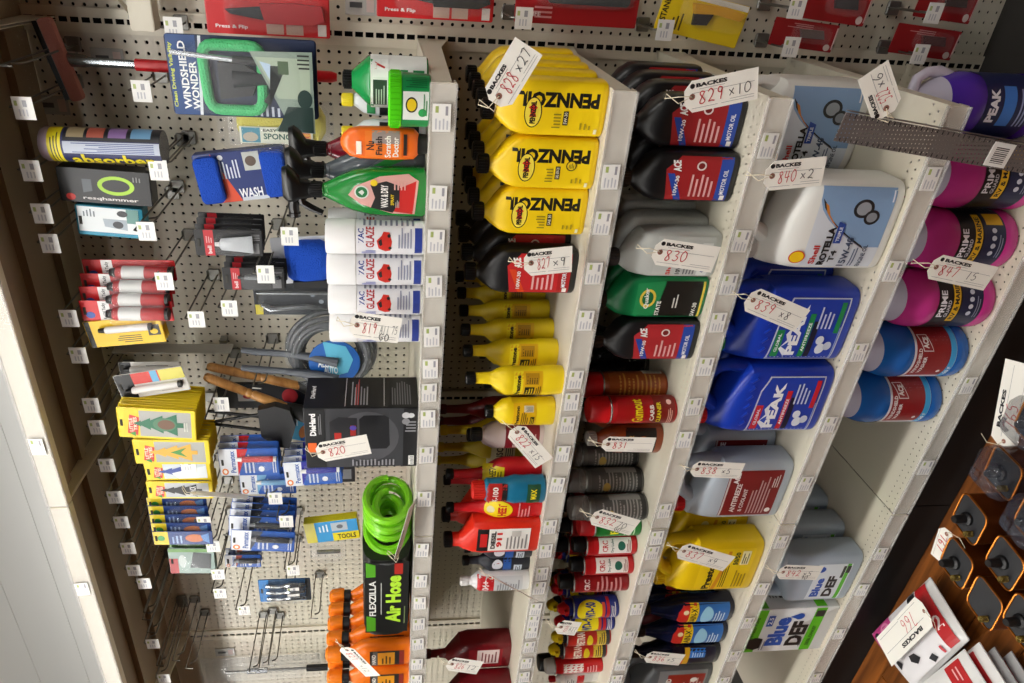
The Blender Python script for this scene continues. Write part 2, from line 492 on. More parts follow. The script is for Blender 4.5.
# price labels
PL = MB(); PL.box(0, 0, 0, .043, .0012, .029, M_WHITE)
PL.add([(.008, -.0009, .005), (.018, -.0009, .005), (.018, -.0009, .010), (.008, -.0009, .010)], [(0, 1, 2, 3)], '#a9b86a')
for j in range(4):
    PL.add([(-.018, -.0009, .010 - j * .006), (-.001 - .003 * (j % 2), -.0009, .010 - j * .006), (-.001 - .003 * (j % 2), -.0009, .0075 - j * .006), (-.018, -.0009, .0075 - j * .006)], [(0, 1, 2, 3)], '#c4c4ca')
PL.add([(.004, -.0009, -.010), (.018, -.0009, -.010), (.018, -.0009, -.006), (.004, -.0009, -.006)], [(0, 1, 2, 3)], '#9a9aa0')
PL.v = [(x * 1.12, y, zz * 1.12) for x, y, zz in PL.v]
plm = PL.obj('price_label', smooth=0); first_pl = [True]
ORD = ['top', 'second', 'third', 'fourth', 'bottom']
def lip_x(z, d, py):
    lo, hi = -3.6, 1.0
    for _ in range(40):
        mid = (lo + hi) / 2
        if pix((mid, -d, z))[1] > py: lo = mid
        else: hi = mid
    return (lo + hi) / 2
def price_label(x, y, z, label, group, rot=0):
    if first_pl[0]: o = plm; first_pl[0] = False
    else: o = plm.copy(); COL.objects.link(o)
    o.location = (x, y, z); o.rotation_euler = (random.uniform(-.03, .1), rot, 0)
    return tag(o, label, 'price label', group)
ROWS = [[117, 197, 240, 285, 335, 367, 391, 417, 453, 497, 548, 579, 601, 622, 642, 662, 678],
        [176, 222, 272, 319, 378, 400, 423, 452, 483, 525, 549, 572, 586, 607, 619, 630, 645, 661, 675],
        [145, 240, 283, 321, 365, 405, 438, 509, 536, 551, 576, 607, 635, 663, 678],
        [178, 270, 351, 423, 482, 540, 587, 621, 654, 680], [384, 466, 552, 588, 632, 676]]
WHAT = [[(150, 'the green tub and orange bottle'), (225, 'the green spray bottle'), (345, 'the white glaze bottles'), (470, 'the boxed charger'), (600, 'the lime air hose'), (999, 'the orange bottles')],
        [(235, 'the yellow oil quarts'), (300, 'the black red-labelled quart'), (430, 'the yellow additive bottles'), (500, 'the teal and pink bottles'), (560, 'the red diesel bottle'), (620, 'the white and small black bottles'), (999, 'the dark red jugs')],
        [(210, 'the black oil quarts'), (300, 'the grey oil quarts'), (345, 'the single black quart'), (450, 'the red spray cans'), (530, 'the grey spray cans'), (590, 'the red and white spray cans'), (999, 'the blue spray cans')],
        [(265, 'the white oil jugs'), (430, 'the blue antifreeze jugs'), (520, 'the pale coolant jugs'), (600, 'the yellow antifreeze jugs'), (999, 'the dark blue bottles')],
        [(300, 'the pink jugs'), (430, 'the blue washer jugs'), (530, 'the empty bottom deck'), (600, 'the diesel fluid jugs'), (999, 'the diesel fluid carton')]]
for i, r in enumerate(ROWS):
    for py in r:
        x = lip_x(SZ[i] - .02, SD[i], py)
        wh = [s for m_, s in WHAT[i] if py < m_][0]
        price_label(x, -SD[i] - .0075, SZ[i] - .018, f'white price label on the shelf edge under {wh}', f'price labels under {wh}', random.uniform(-.04, .04))
for py in (445, 587):
    price_label(lip_x(TOPZ - .02, TOPD, py), -TOPD - .0075, TOPZ - .018, 'white price label on the high shelf edge overhead', 'price labels overhead')
# ------------------------------------------------------------------ bottles, jugs and cans
USED = {}
def put(root, X, Yf, z, label, group=None, rz=0):
    """stand a thing with its front at Yf on the deck at height z; the first call moves the original, later ones copy it"""
    if root.name not in USED: USED[root.name] = 1; o = root
    else: o = copy_tree(root)
    d = DEPTH[root.name]
    o.location = (X, Yf + d / 2, z + .0005); o.rotation_euler = (0, 0, rz + (.42 if CATS[root.name] == 'spray can' else 0))
    return tag(o, label, CATS[root.name], group)
DEPTH = {}; CATS = {}
def scale_secs(secs, w, d, h):
    return [(z * h, hx * w / 2, hy * d / 2, e, ox * w, oy * d) for z, hx, hy, e, ox, oy in [tuple(s) + (0,) * (6 - len(s)) for s in secs]]
def bottle(name, cat, w, d, h, secs, col, cap=None, ops=None, kind='flat', n=24):
    t = thing(name); DEPTH[t.name] = d; CATS[t.name] = cat
    S = scale_secs(secs, w, d, h)
    q = MB(); q.loft(S, col, n); q.obj('body', t)
    if cap:
        z0, z1, r0, r1, cc, ox = cap
        q = MB(); z0 *= h; z1 *= h; ox *= w
        q.loft([(z0, r0, r0, 2, ox, 0), (z0 + .001, r0 * 1.03, r0 * 1.03, 2, ox, 0), (z1 - .002, r1 * 1.03, r1 * 1.03, 2, ox, 0), (z1, r1 * .92, r1 * .92, 2, ox, 0)], cc, 20)
        for k in range(20):
            a = k * PI / 10
            q.box(ox + r0 * 1.03 * math.cos(a), r0 * 1.03 * math.sin(a), (z0 + z1) / 2, .0016, .0016, (z1 - z0) * .8, cc)
        q.obj('cap', t)
    if ops: print_ops(surf_of(S, kind), ops, w, h, t, curved=(kind == 'cyl'))
    return t
QUART = [(0, .92, .9, 5), (.015, .99, .98, 5), (.04, 1, 1, 5), (.60, 1, 1, 5), (.68, .97, .99, 4.5, -.01), (.76, .80, .9, 4, -.04), (.84, .46, .66, 3, -.09), (.875, .30, .5, 2.2, -.1), (.89, .27, .44, 2, -.1), (.93, .27, .44, 2, -.1)]
QCAP = (.90, 1.0, .0175, .0165, M_BLACK, -.1)
YEL = C('#f0c808', .38)
def pennz(grade, seal=False):
    ops = [('p', [(-.46, .05), (.46, .05), (.46, .62), (.30, .70), (-.30, .66), (-.46, .56)], C('#f4d00c', .4)),
           ('t', 'PENNZOIL', .17, .40, .27, .66, 90, '#141210'),
           ('e', -.06, .60, .275, .072, '#141210'), ('e', -.06, .60, .255, .064, '#f6df4a'), ('p', [(.02, .565), (.10, .60), (.02, .64), (-.02, .61), (-.14, .63), (-.10, .60), (-.14, .57), (-.02, .59)], '#d8281c'),
           ('t', 'PENNZOIL', -.06, .60, .40, .046, 0, '#141210'),
           ('r', -.27, .31, -.02, .35, '#141210'), ('t', grade, -.145, .33, .21, .028, 0, '#e8e0c0'), ('l', -.34, .37, -.05, .45, 5, True, '#9a8a20'), ('l', -.34, .11, -.22, .22, 3, False, '#b39b1c'), ('r', -.42, .06, -.33, .085, '#efe9c4')]
    if seal: ops += [('e', .0, .22, .10, .045, '#2a2614'), ('e', .0, .22, .08, .036, '#e8c820'), ('l', -.05, .195, .05, .245, 4, False, '#2a2614')]
    return bottle('oil_quart', 'bottle', .101, .062, .229, QUART, YEL, QCAP, ops)
pz = [pennz('5W-30'), pennz('SAE 10W-30', True), pennz('SAE 30')]
z = SZ[1]
wds = ['next to the slotted upright', 'with a dark round seal', 'beside the black quarts']
for k, (X, Y) in enumerate(((-.064, -.578), (-.168, -.572), (-.270, -.556))):
    for j in range(5):
        if k and j == 4: continue
        put(pz[k], X + j * .004, Y + j * .066 + (.012 if j else 0), z,
            f'yellow motor oil quart {wds[k]}' if j == 0 else f'yellow motor oil quart in the file behind the one {wds[k]}', None if j == 0 else f'yellow quarts in file {["one", "two", "three"][k]}', random.uniform(-.03, .03))
BLK = C('#161517', .33)
def acebottle(red, name='oil_quart'):
    return bottle(name, 'bottle', .101, .064, .236, QUART, BLK, QCAP,
        [('p', [(-.44, .06), (.44, .06), (.44, .52), (.18, .64), (-.44, .60)], C(red, .4)), ('r', -.44, .06, .44, .17, '#2447a4' if red != '#c02428' else '#a81c20'),
         ('p', [(-.44, .46), (.10, .56), (.10, .62), (-.44, .52)], '#2447a4' if red != '#c02428' else '#d8461c'), ('t', 'ACE', .25, .55, .22, .07, 20, '#f2f2f0'), ('l', -.36, .2, .1, .42, 5, False, '#e3b0ac'),
         ('t', '10W-30', -.14, .53, .4, .035, 0, '#f2f2f0'), ('t', 'MOTOR OIL', -.05, .115, .5, .04, 0, '#e8e8f0'), ('e', .26, .34, .09, .042, '#e8dcd8'), ('e', .26, .34, .06, .028, '#7a2020'), ('r', -.42, .08, -.32, .12, '#efe9e4')])
aceA = acebottle('#c02428'); aceB = acebottle('#9e2226')
for j in range(4):
    put(aceA, -.405 + j * .012, -.556 + j * .075, z, 'black oil quart with red label, in front, between yellow quarts and yellow fuel bottles' if j == 0 else 'black oil quart behind the red-labelled black one', None if j == 0 else 'black quarts in file by the yellow ones')
# yellow fuel additive bottles
FUEL = [(0, .95, .95, 2.3), (.03, 1, 1, 2.3), (.2, 1, 1, 2.3), (.22, .96, .96, 2.3), (.52, .96, .96, 2.3), (.54, 1, 1, 2.3), (.6, .97, .97, 2.2), (.68, .72, .75, 2, .05), (.74, .45, .48, 2, .08), (.78, .42, .44, 2, .08), (.93, .36, .38, 2, .08)]
fuel = bottle('fuel_additive_bottle', 'bottle', .072, .05, .222, FUEL, C('#e9cb10', .4), (.90, 1.0, .0135, .0128, M_BLACK, .08),
    [('r', -.44, .22, .44, .52, '#e4b20e'), ('r', -.44, .42, .44, .52, '#f2dc20'), ('t', 'Prestone', -.02, .47, .74, .05, 0, '#141210'), ('r', -.44, .3, -.05, .4, '#141210'), ('l', -.40, .31, -.1, .39, 3, False, '#e9cb10'), ('r', .05, .26, .4, .4, '#b98812'), ('l', .08, .27, .36, .39, 5, False, '#4a3a10'), ('l', -.40, .23, 0, .29, 3, False, '#54420c')])
short = bottle('fuel_additive_bottle', 'bottle', .074, .05, .165, [(0, .95, .95, 2.3), (.03, 1, 1, 2.3), (.25, 1, 1, 2.3), (.27, .96, .96, 2.3), (.62, .96, .96, 2.3), (.64, 1, 1, 2.3), (.76, .86, .9, 2.2), (.84, .55, .6, 2), (.88, .36, .5, 2), (.95, .34, .46, 2)], C('#eed012', .4), (.89, 1.0, .0145, .0138, M_BLACK, 0),
    [('r', -.44, .28, .44, .61, '#e8b810'), ('t', 'Prestone', 0, .55, .74, .055, 0, '#141210'), ('r', -.44, .3, .0, .36, '#141210'), ('l', -.40, .31, -.03, .355, 2, False, '#e9cb10'), ('l', -.40, .39, .2, .5, 4, False, '#54420c'), ('r', .18, .32, .38, .46, '#e8e0c8'), ('l', .2, .33, .36, .45, 6, True, '#333322')])
for j, (X, Y) in enumerate(((-.668, -.588), (-.640, -.515), (-.618, -.455), (-.598, -.395), (-.580, -.335), (-.562, -.275))):
    put(fuel, X, Y, z, 'tall yellow fuel additive bottle at the front of its file' if j == 0 else 'tall yellow fuel additive bottle further back in the file', None if j == 0 else 'yellow additive bottles in file')
put(short, -.725, -.51, z, 'short yellow additive bottle behind the two front ones')
put(short, -.775, -.562, z, 'short yellow additive bottle hung with a paper tag')
put(short, -.71, -.40, z, 'short yellow additive bottle deep behind the others')
def longneck(col, capc, h=.25, w=.075, name='additive_bottle', ops=None, capr=.0125, ox=0):
    return bottle(name, 'bottle', w, .05, h, [(0, .95, .95, 2.6), (.02, 1, 1, 2.6), (.40, 1, 1, 2.6), (.48, .9, .92, 2.5, ox * .3), (.58, .6, .65, 2.2, ox * .8), (.66, .42, .5, 2, ox), (.78, .34, .46, 2, ox), (.94, .3, .42, 2, ox)], col, (.92, 1, capr, capr * .96, capc, ox), ops)
redneck = longneck(C('#7e1218', .35), C('#5a0e12', .4))
yelneck = longneck(C('#dfc414', .4), C('#e6cf2a', .4), ops=[('r', -.4, .1, .4, .38, '#e8e0b0'), ('t', 'ISO', 0, .28, .5, .08, 0, '#1a1a16'), ('l', -.3, .12, .3, .22, 4, False, '#3a3a2a')])
for j, (px, py, Y) in enumerate(((452, 409, -.30), (453, 421, -.24))):
    p = at(px, py, Y=Y); put(redneck, p.x, Y - .025, z, 'dark red long-necked additive bottle by the yellow ones', 'dark red long-necked bottles')
for j, (px, py, Y) in enumerate(((452, 430, -.358), (452, 447, -.30), (454, 460, -.24))):
    p = at(px, py, Y=Y); put(yelneck, p.x, Y - .025, z, 'yellow long-necked additive bottle behind the pink fluid bottles', 'yellow long-necked bottles')
pink = bottle('brake_fluid_bottle', 'bottle', .078, .055, .19, [(0, .95, .95, 2.4), (.03, 1, 1, 2.4), (.5, 1, 1, 2.4), (.62, .96, .98, 2.3), (.74, .66, .7, 2), (.78, .36, .5, 2), (.84, .34, .48, 2)], C('#d9c6c4', .35), (.82, .97, .0165, .0158, C('#1a1a1c'), 0),
    [('r', -.47, .06, .47, .52, '#7c1420'), ('t', 'SEAFOAM', 0, .38, .7, .07, 0, '#e6d8d2'), ('l', -.36, .1, .3, .28, 5, False, '#caa0a0')])
put(pink, -.895, -.50, z, 'squat bottle with pink label and black cap under a tag')
put(pink, -.945, -.44, z, 'squat pink-labelled bottle behind the teal one')
# red bottles
RED = C('#d3221c', .36)
diesel = bottle('diesel_additive_bottle', 'bottle', .112, .062, .247, [(0, .95, .95, 5), (.02, 1, 1, 5), (.60, 1, 1, 5), (.70, .93, .95, 4, -.02), (.80, .48, .7, 2.6, -.20), (.84, .36, .56, 2, -.22), (.94, .34, .54, 2, -.22)], C('#dc2c18', .36), (.91, 1, .0195, .019, M_BLACK, -.22),
    [('r', -.36, .10, .34, .62, '#efece6'), ('r', -.36, .54, .34, .66, '#161416'), ('r', -.22, .555, .20, .63, '#c81e1e'), ('t', 'DIESEL', 0, .49, .56, .05, 0, '#161416'), ('t', '911', 0, .425, .46, .06, 0, '#d0201a'), ('l', -.30, .12, .2, .36, 6, False, '#8a8684'), ('r', .1, .2, .28, .3, '#c9c4be')])
heet = longneck(C('#c4161c', .36), M_BLACK, .245, .078, ops=[('e', 0, .46, .36, .15, '#f0d412'), ('t', 'HEET', 0, .42, .5, .09, 0, '#c8161a'), ('e', 0, .54, .14, .04, '#d8d0a0'), ('l', -.36, .12, .3, .26, 4, False, '#e89090')], ox=-.1)
heet2 = longneck(C('#b5141c', .36), M_BLACK, .245, .078, ops=[('r', -.36, .40, .36, .62, '#e6cf1c'), ('t', 'ISO-HEET', 0, .52, .6, .07, 0, '#23201a'), ('l', -.30, .42, .3, .48, 2, False, '#5a5010')], ox=-.1)
teal = bottle('fuel_treatment_bottle', 'bottle', .078, .055, .185, [(0, .9, .9, 2.5), (.03, 1, 1, 2.5), (.10, .95, .95, 2.5), (.18, 1, 1, 2.5), (.3, .95, .95, 2.5), (.42, 1, 1, 2.5), (.50, .9, .9, 2.4), (.56, .84, .86, 2.3), (.80, .82, .84, 2.3), (.83, .7, .7, 2)], C('#176a8c', .33), (.82, 1, .022, .021, C('#d0261c'), 0),
    [('r', -.38, .53, .38, .81, '#b01f1a'), ('r', -.38, .53, .38, .60, '#161416'), ('t', 'K-100', 0, .69, .6, .08, 0, '#f2eee8'), ('r', -.36, .08, .40, .26, '#1c4a30'), ('t', 'MAX', .06, .17, .4, .08, 0, '#f0dc22')])
put(teal, -1.0, -.590, z, 'teal bottle with a red cap and red upper label')
put(heet2, -.992, -.527, z, 'red long-necked bottle with a yellow band, behind the teal bottle')
put(heet, -1.062, -.575, z, 'red long-necked bottle with an oval yellow label')
put(heet2, -1.055, -.48, z, 'red long-necked bottle behind the oval-labelled one')
put(diesel, -1.150, -.590, z, 'big bright red diesel additive bottle with a white label')
put(diesel, -1.135, -.515, z, 'bright red diesel additive bottle behind the white-labelled one')
small = bottle('fuel_cleaner_bottle', 'bottle', .062, .045, .187, FUEL, C('#20242c', .35), (.90, 1.0, .0125, .012, M_BLACK, .08),
    [('r', -.44, .08, .44, .6, '#23262e'), ('r', -.44, .28, .44, .40, '#2a5aa8'), ('e', .1, .49, .26, .08, '#d8dce4'), ('t', 'STP', .1, .49, .36, .06, 0, '#a8182a'), ('r', -.44, .12, .1, .24, '#c8d2dc'), ('l', -.36, .14, .06, .22, 3, False, '#2a3040')])
put(small, -1.242, -.555, z, 'small black and blue fuel cleaner bottle beside the red diesel bottle')
put(small, -1.300, -.548, z, 'small black and blue fuel cleaner bottle beside the white one')
white = bottle('octane_bottle', 'bottle', .066, .05, .192, [(0, .95, .95, 2.2), (.02, 1, 1, 2.2), (.62, 1, 1, 2.2), (.72, .92, .95, 2.1), (.80, .6, .66, 2), (.84, .36, .46, 2), (.92, .34, .44, 2)], C('#d8d8d8', .32), (.88, 1, .012, .0115, C('#e8e8e6'), 0),
    [('r', -.44, .10, .44, .66, '#c6c8ca'), ('r', -.44, .52, .44, .76, '#c21a20'), ('t', '104+', 0, .64, .64, .1, 0, '#f0ecea'), ('l', -.38, .14, .36, .48, 9, False, '#7e8084')])
put(white, -1.352, -.572, z, 'white bottle with red upper label, hung with a paper tag')
REDJ = C('#6d0d16', .3)
trans = bottle('transmission_fluid_jug', 'jug', .122, .075, .27, [(0, .95, .95, 5), (.02, 1, 1, 5), (.5, 1, 1, 5), (.6, .93, .96, 4, -.02), (.70, .50, .7, 2.8, -.1), (.76, .24, .42, 2, -.12), (.80, .21, .38, 2, -.12), (.97, .17, .32, 2, -.12)], REDJ, (.93, 1, .0135, .013, C('#4a0a10'), -.12),
    [('r', -.36, .1, .36, .5, '#8c1620'), ('r', -.2, .14, .34, .40, '#d8c4c0'), ('l', -.16, .16, .28, .36, 5, False, '#7a3a3a')])
put(trans, -1.775, -.50, z, 'dark red transmission fluid jug behind another')
put(trans, -1.885, -.565, z, 'dark red transmission fluid jug hung with a paper tag')

# third deck: black quarts, grey and green quarts, spray cans
z = SZ[2]
put(aceB, -.088, -.535, z, 'black oil quart with dark red label, hung with a tag marked ten')
put(aceB, -.190, -.562, z, 'black oil quart with dark red label, beside the grey quarts')
for j in range(3):
    put(aceB, -.078 + .006 * j, -.455 + j * .075, z, 'black dark-labelled oil quart in the back row by the upright', 'black quarts in the back row')
put(aceB, -.182, -.47, z, 'black dark-labelled oil quart in the back row, second file')
put(aceB, -.178, -.39, z, 'black dark-labelled oil quart deep behind in the second file')
GQ = [(0, .93, .93, 5), (.02, 1, 1, 5), (.62, 1, 1, 5), (.72, .94, .97, 4.5, .0), (.80, .70, .85, 4, -.08), (.86, .42, .6, 3, -.14), (.89, .3, .46, 2, -.16), (.93, .29, .46, 2, -.16)]
grey = bottle('oil_quart', 'bottle', .103, .066, .232, GQ, C('#b9bcb8', .4), (.9, 1, .018, .0172, C('#3a3c3e'), -.16),
    [('r', -.42, .06, .42, .60, C('#bfc2be', .4)), ('e', -.02, .53, .13, .058, '#d8281c'), ('e', -.02, .53, .115, .05, '#f0c81c'), ('t', 'Shell', -.25, .45, .34, .04, 0, '#c8261c'), ('t', '10W-30', -.2, .36, .4, .045, 0, '#25262a'), ('r', -.42, .08, .3, .18, '#d9dbd8'), ('t', 'OIL', -.2, .13, .3, .05, 0, '#26408c'), ('l', -.4, .20, .1, .32, 4, False, '#6a6c70')])
put(grey, -.353, -.572, z, 'grey oil quart hung with a large paper tag')
put(grey, -.346, -.498, z, 'grey oil quart in the row behind', 'grey quarts at the back')
put(grey, -.336, -.424, z, 'grey oil quart in the row behind', 'grey quarts at the back')
green = bottle('oil_quart', 'bottle', .101, .064, .242, GQ, C('#087a44', .36), (.9, 1, .018, .0172, C('#0e1512'), -.16),
    [('p', [(-.42, .06), (.42, .06), (.42, .40), (-.42, .46)], '#141614'), ('p', [(-.42, .47), (.42, .41), (.36, .66), (-.40, .66)], '#1f8a50'), ('e', .02, .55, .22, .075, '#e0c64a'), ('e', .02, .55, .16, .052, '#0f6a3c'), ('t', 'Quaker', .02, .56, .5, .05, 25, '#f0f0e8'), ('t', 'STATE', -.22, .44, .36, .04, 0, '#f0f0e8'), ('l', -.2, .26, .2, .32, 2, False, '#d8d8d0'), ('t', '5W-30', -.24, .1, .34, .04, 0, '#e8e8e0'), ('r', -.42, .035, .42, .055, '#e0c64a')])
put(green, -.457, -.566, z, 'green motor oil quart with black lower label')
for j in range(2): put(green, -.455 + .004 * j, -.495 + .075 * j, z, 'green motor oil quart behind the front green one', 'green quarts behind')
aceC = acebottle('#b02a30')
put(aceC, -.560, -.578, z, 'single black oil quart with red label beside the green quart')
def can(name, w, h, col, capc, ops, capz=.78, cap_r=None, cat='spray can', shoulder=.035):
    cz = capz * h; r = w / 2; cap_r = cap_r or r * .97
    t = thing(name); DEPTH[t.name] = w; CATS[t.name] = cat
    S = [(0, r * .94, r * .94, 2, 0, 0), (.003, r, r, 2, 0, 0), (cz - shoulder * h, r, r, 2, 0, 0), (cz - .004, r * .93, r * .93, 2, 0, 0)]
    q = MB(); q.loft(S, col, 24); q.obj('body', t)
    q = MB(); q.tube([(r * .97 * math.cos(a * PI / 12), r * .97 * math.sin(a * PI / 12), cz - .003) for a in range(24)], .0022, M_STEEL, 6, closed=True); q.obj('rim', t)
    q = MB(); q.loft([(cz - .002, cap_r, cap_r, 2, 0, 0), (cz + .004, cap_r * 1.01, cap_r * 1.01, 2, 0, 0), (h - .006, cap_r * .95, cap_r * .95, 2, 0, 0), (h - .001, cap_r * .86, cap_r * .86, 2, 0, 0), (h, cap_r * .7, cap_r * .7, 2, 0, 0)], capc, 24); q.obj('cap', t)
    if ops: print_ops(surf_of(S, 'cyl'), ops, w, h, t, curved=True)
    return t
redcan = can('spray_can', .068, .213, C('#b0161a', .3, .3), C('#c8141a', .35),
    [('r', -.72, .03, .72, .70, C('#a5161a', .3)), ('r', -.72, .03, .72, .28, '#7c1a10'), ('t', 'Gumout', .02, .47, .9, .13, 12, '#f0dc1e'), ('t', 'CARB', -.06, .30, .6, .05, 12, '#f4efe6'), ('t', 'CLEANER', -.05, .22, .8, .05, 12, '#f0dc1e'), ('e', .35, .1, .1, .03, '#f0c0b8'), ('l', -.5, .06, .2, .12, 3, False, '#e8b0a0')])
orcan = can('spray_can', .068, .213, C('#8e3c12', .3, .3), C('#c8141a', .35),
    [('r', -1.0, .03, 1.0, .70, C('#96461a', .3)), ('l', -.6, .08, .7, .6, 10, False, '#c88a3c'), ('r', .55, .05, .95, .28, '#e0d8cc'), ('l', .57, .06, .93, .27, 8, True, '#2a2420')])
put(redcan, -.768, -.578, z, 'red spray can with yellow lettering and red cap')
put(orcan, -.748, -.503, z, 'orange-brown spray can with red cap, behind the red one')
tire = bottle('tire_shine_bottle', 'bottle', .085, .06, .19, [(0, .92, .92, 2.3), (.03, 1, 1, 2.3), (.5, .96, .96, 2.3), (.66, .9, .92, 2.2), (.80, .55, .6, 2), (.84, .38, .46, 2), (.9, .36, .44, 2)], C('#8a3c14', .3), (.88, 1, .017, .016, C('#b8b6b0'), 0),
    [('r', -.47, .1, .47, .52, '#17120f'), ('e', .02, .28, .26, .12, '#c06a28'), ('t', 'SHINE', 0, .44, .6, .06, 0, '#d8a84a'), ('l', -.36, .12, .3, .17, 2, False, '#c8b090')])
put(tire, -.880, -.545, z, 'amber bottle with black label under a paper tag')
put(tire, -.868, -.46, z, 'amber bottle behind the tagged amber one')
q = MB(); t = thing('bagged_brush', 'black bristle brush in a glossy plastic bag behind the red cans', 'brush'); DEPTH[t.name] = .12; CATS[t.name] = 'brush'
q.loft([(0, .10, .04, 3, 0, 0), (.02, .13, .055, 3, 0, 0), (.12, .125, .05, 3, .01, 0), (.2, .10, .035, 2.5, .0, 0), (.235, .05, .02, 2, 0, 0)], C('#0b0b0c', .15, bump=.9, bscale=45), 28); q.obj('bag', t)
q = MB(); q.tube([(0, 0, .22), (.0, 0, .245)], [.012, .02], C('#151516', .2)); q.obj('twist', t)
put(t, -.83, -.40, z, 'black bristle brush in a glossy plastic bag behind the red cans')
q = MB(); t = thing('coiled_hose', None, None); DEPTH[t.name] = .05; CATS[t.name] = 'hose'
q.tube([(.07 * math.cos(a * PI / 16), .01 * (a / 32), .072 + .07 * math.sin(a * PI / 16)) for a in range(64)], .008, C('#121214', .4)); q.obj('coil', t)
q = MB(); q.box(0, -.01, .0, .02, .03, .012, C('#222224')); q.obj('tie', t)
put(t, -.66, -.26, z, 'black hose loop standing behind the orange-brown can')
greycan = can('spray_can', .068, .208, C('#6c6b68', .35, .5), film('smoky_cap', '#8f8d88', .6, .25),
    [('r', -.9, .03, .9, .70, C('#5d5c5a', .35, .4)), ('l', -.6, .08, .6, .62, 12, False, '#9a9894'), ('r', .45, .06, .85, .5, '#8a8884'), ('e', -.15, .5, .2, .05, '#b89a4a'), ('r', -.9, .03, .9, .09, '#2c2b2a')])
for j, (X, Y, l) in enumerate(((-1.102, -.567, 'grey spray can with smoky clear cap, hung with a tag'), (-1.060, -.507, 'grey spray can with smoky cap behind the tagged one'), (-1.022, -.445, 'dark grey spray can at the back of its file'))):
    put(greycan, X, Y, z, l)
grcan = can('spray_can', .064, .17, C('#1c6a2a', .3, .3), C('#c01a20', .4), [('r', -.8, .03, .8, .70, C('#1d7430', .3)), ('t', 'PB', 0, .45, .6, .14, 0, '#e8e020'), ('l', -.4, .1, .4, .3, 4, False, '#b8e0b0')])
put(grcan, -1.175, -.555, z, 'green spray can with a red cap behind a paper tag')
crc = can('spray_can', .062, .178, C('#b4181e', .3, .3), M_BLACK, [('r', -.85, .03, .85, .70, C('#b81a20', .3)), ('r', -.3, .1, .45, .62, '#ece8e2'), ('t', 'CRC', .07, .52, .5, .09, 0, '#c01a20'), ('t', 'Dry Lube', .08, .40, .6, .05, 0, '#1b5a48'), ('e', .07, .26, .2, .06, '#2a6a58'), ('l', -.22, .11, .36, .18, 3, False, '#8a2a2a')], capz=.82, cap_r=.022)
crcb = can('spray_can', .062, .20, C('#8a1218', .3, .3), M_BLACK, [('r', -.85, .03, .85, .74, C('#86141a', .3)), ('t', 'CRC', .0, .62, .5, .08, 0, '#e6d8d4'), ('l', -.4, .1, .4, .5, 6, False, '#c88a8a')], capz=.82, cap_r=.022)
put(crc, -1.244, -.56, z, 'red and white spray can with black cap beside the green can')
put(crc, -1.311, -.570, z, 'red and white spray can with black cap beside the dark red one')
put(crcb, -1.384, -.568, z, 'tall dark red spray can with black cap and white lettering')
for j, (X, Y) in enumerate(((-1.19, -.46), (-1.262, -.47), (-1.18, -.38), (-1.335, -.475), (-1.25, -.39))):
    put(crcb, X, Y, z, 'dark red spray can in the back row behind the red and white cans', 'dark red cans at the back')
def trig_can(col, name, capc, trg, ops):
    t = can(name, .064, .16, col, capc, ops, capz=.88, cap_r=.024)
    q = MB(); q.loft([(.14, .018, .02, 2.5, 0, 0), (.158, .018, .022, 2.5, 0, -.004), (.176, .013, .018, 2.5, 0, -.008), (.182, .008, .012, 2, 0, -.008)], trg, 16)
    q.box(0, -.028, .163, .012, .022, .009, trg); q.obj('spray_trigger', t)
    return t
wd = trig_can(C('#16246e', .3, .3), 'spray_can', C('#16246e', .3), C('#c41a20', .35),
    [('r', -.85, .03, .85, .86, C('#1b2a80', .3)), ('e', 0, .55, .56, .26, '#ecd816'), ('t', 'WD-40', 0, .55, .84, .2, 0, '#1b2a80'), ('r', -.7, .18, .7, .24, '#c01a1e'), ('l', -.4, .06, .4, .16, 3, False, '#e8e4e0'), ('r', -.35, .27, .4, .33, '#d84a30')])
put(wd, -1.520, -.552, z, 'dark blue spray can with yellow shield and red trigger, in front')
put(wd, -1.478, -.479, z, 'dark blue spray can with yellow shield in the row behind')
put(wd, -1.585, -.548, z, 'dark blue spray can with yellow shield next to the yellow-topped cans')
for X, Y in ((-1.44, -.41), (-1.42, -.34), (-1.53, -.47)): put(wd, X, Y, z, 'dark blue spray can with red trigger deep in the file', 'dark blue cans at the back')
lw = trig_can(C('#b82a20', .3, .3), 'spray_can', C('#1d1d1f', .3), C('#e6cc14', .35),
    [('r', -.85, .03, .85, .86, C('#b42c22', .3)), ('r', -.85, .03, .85, .28, '#d8bc3a'), ('r', -.85, .03, .85, .1, '#2a2a2c'), ('t', 'PENETRANT', 0, .6, .9, .16, 0, '#efe4d0'), ('e', -.1, .42, .3, .06, '#d8c020'), ('l', -.3, .12, .3, .25, 3, False, '#3a3020')])
put(lw, -1.655, -.548, z, 'red spray can with a yellow trigger beside the blue cans')
put(lw, -1.722, -.545, z, 'red spray can with a yellow trigger beside the slim red can')
for X, Y in ((-1.62, -.46), (-1.59, -.39)): put(lw, X, Y, z, 'red spray can with yellow trigger in the back row', 'yellow-topped cans at the back')
slim = can('spray_can', .05, .185, C('#c2181e', .3, .3), C('#b8b6b2', .4), [('r', -.85, .03, .85, .74, C('#c01a20', .3)), ('r', -.3, .35, .3, .7, '#ece6e0'), ('l', -.3, .1, .3, .3, 4, False, '#e8a8a8')], capz=.86)
put(slim, -1.80, -.545, z, 'slim red spray can with white panel and grey cap')
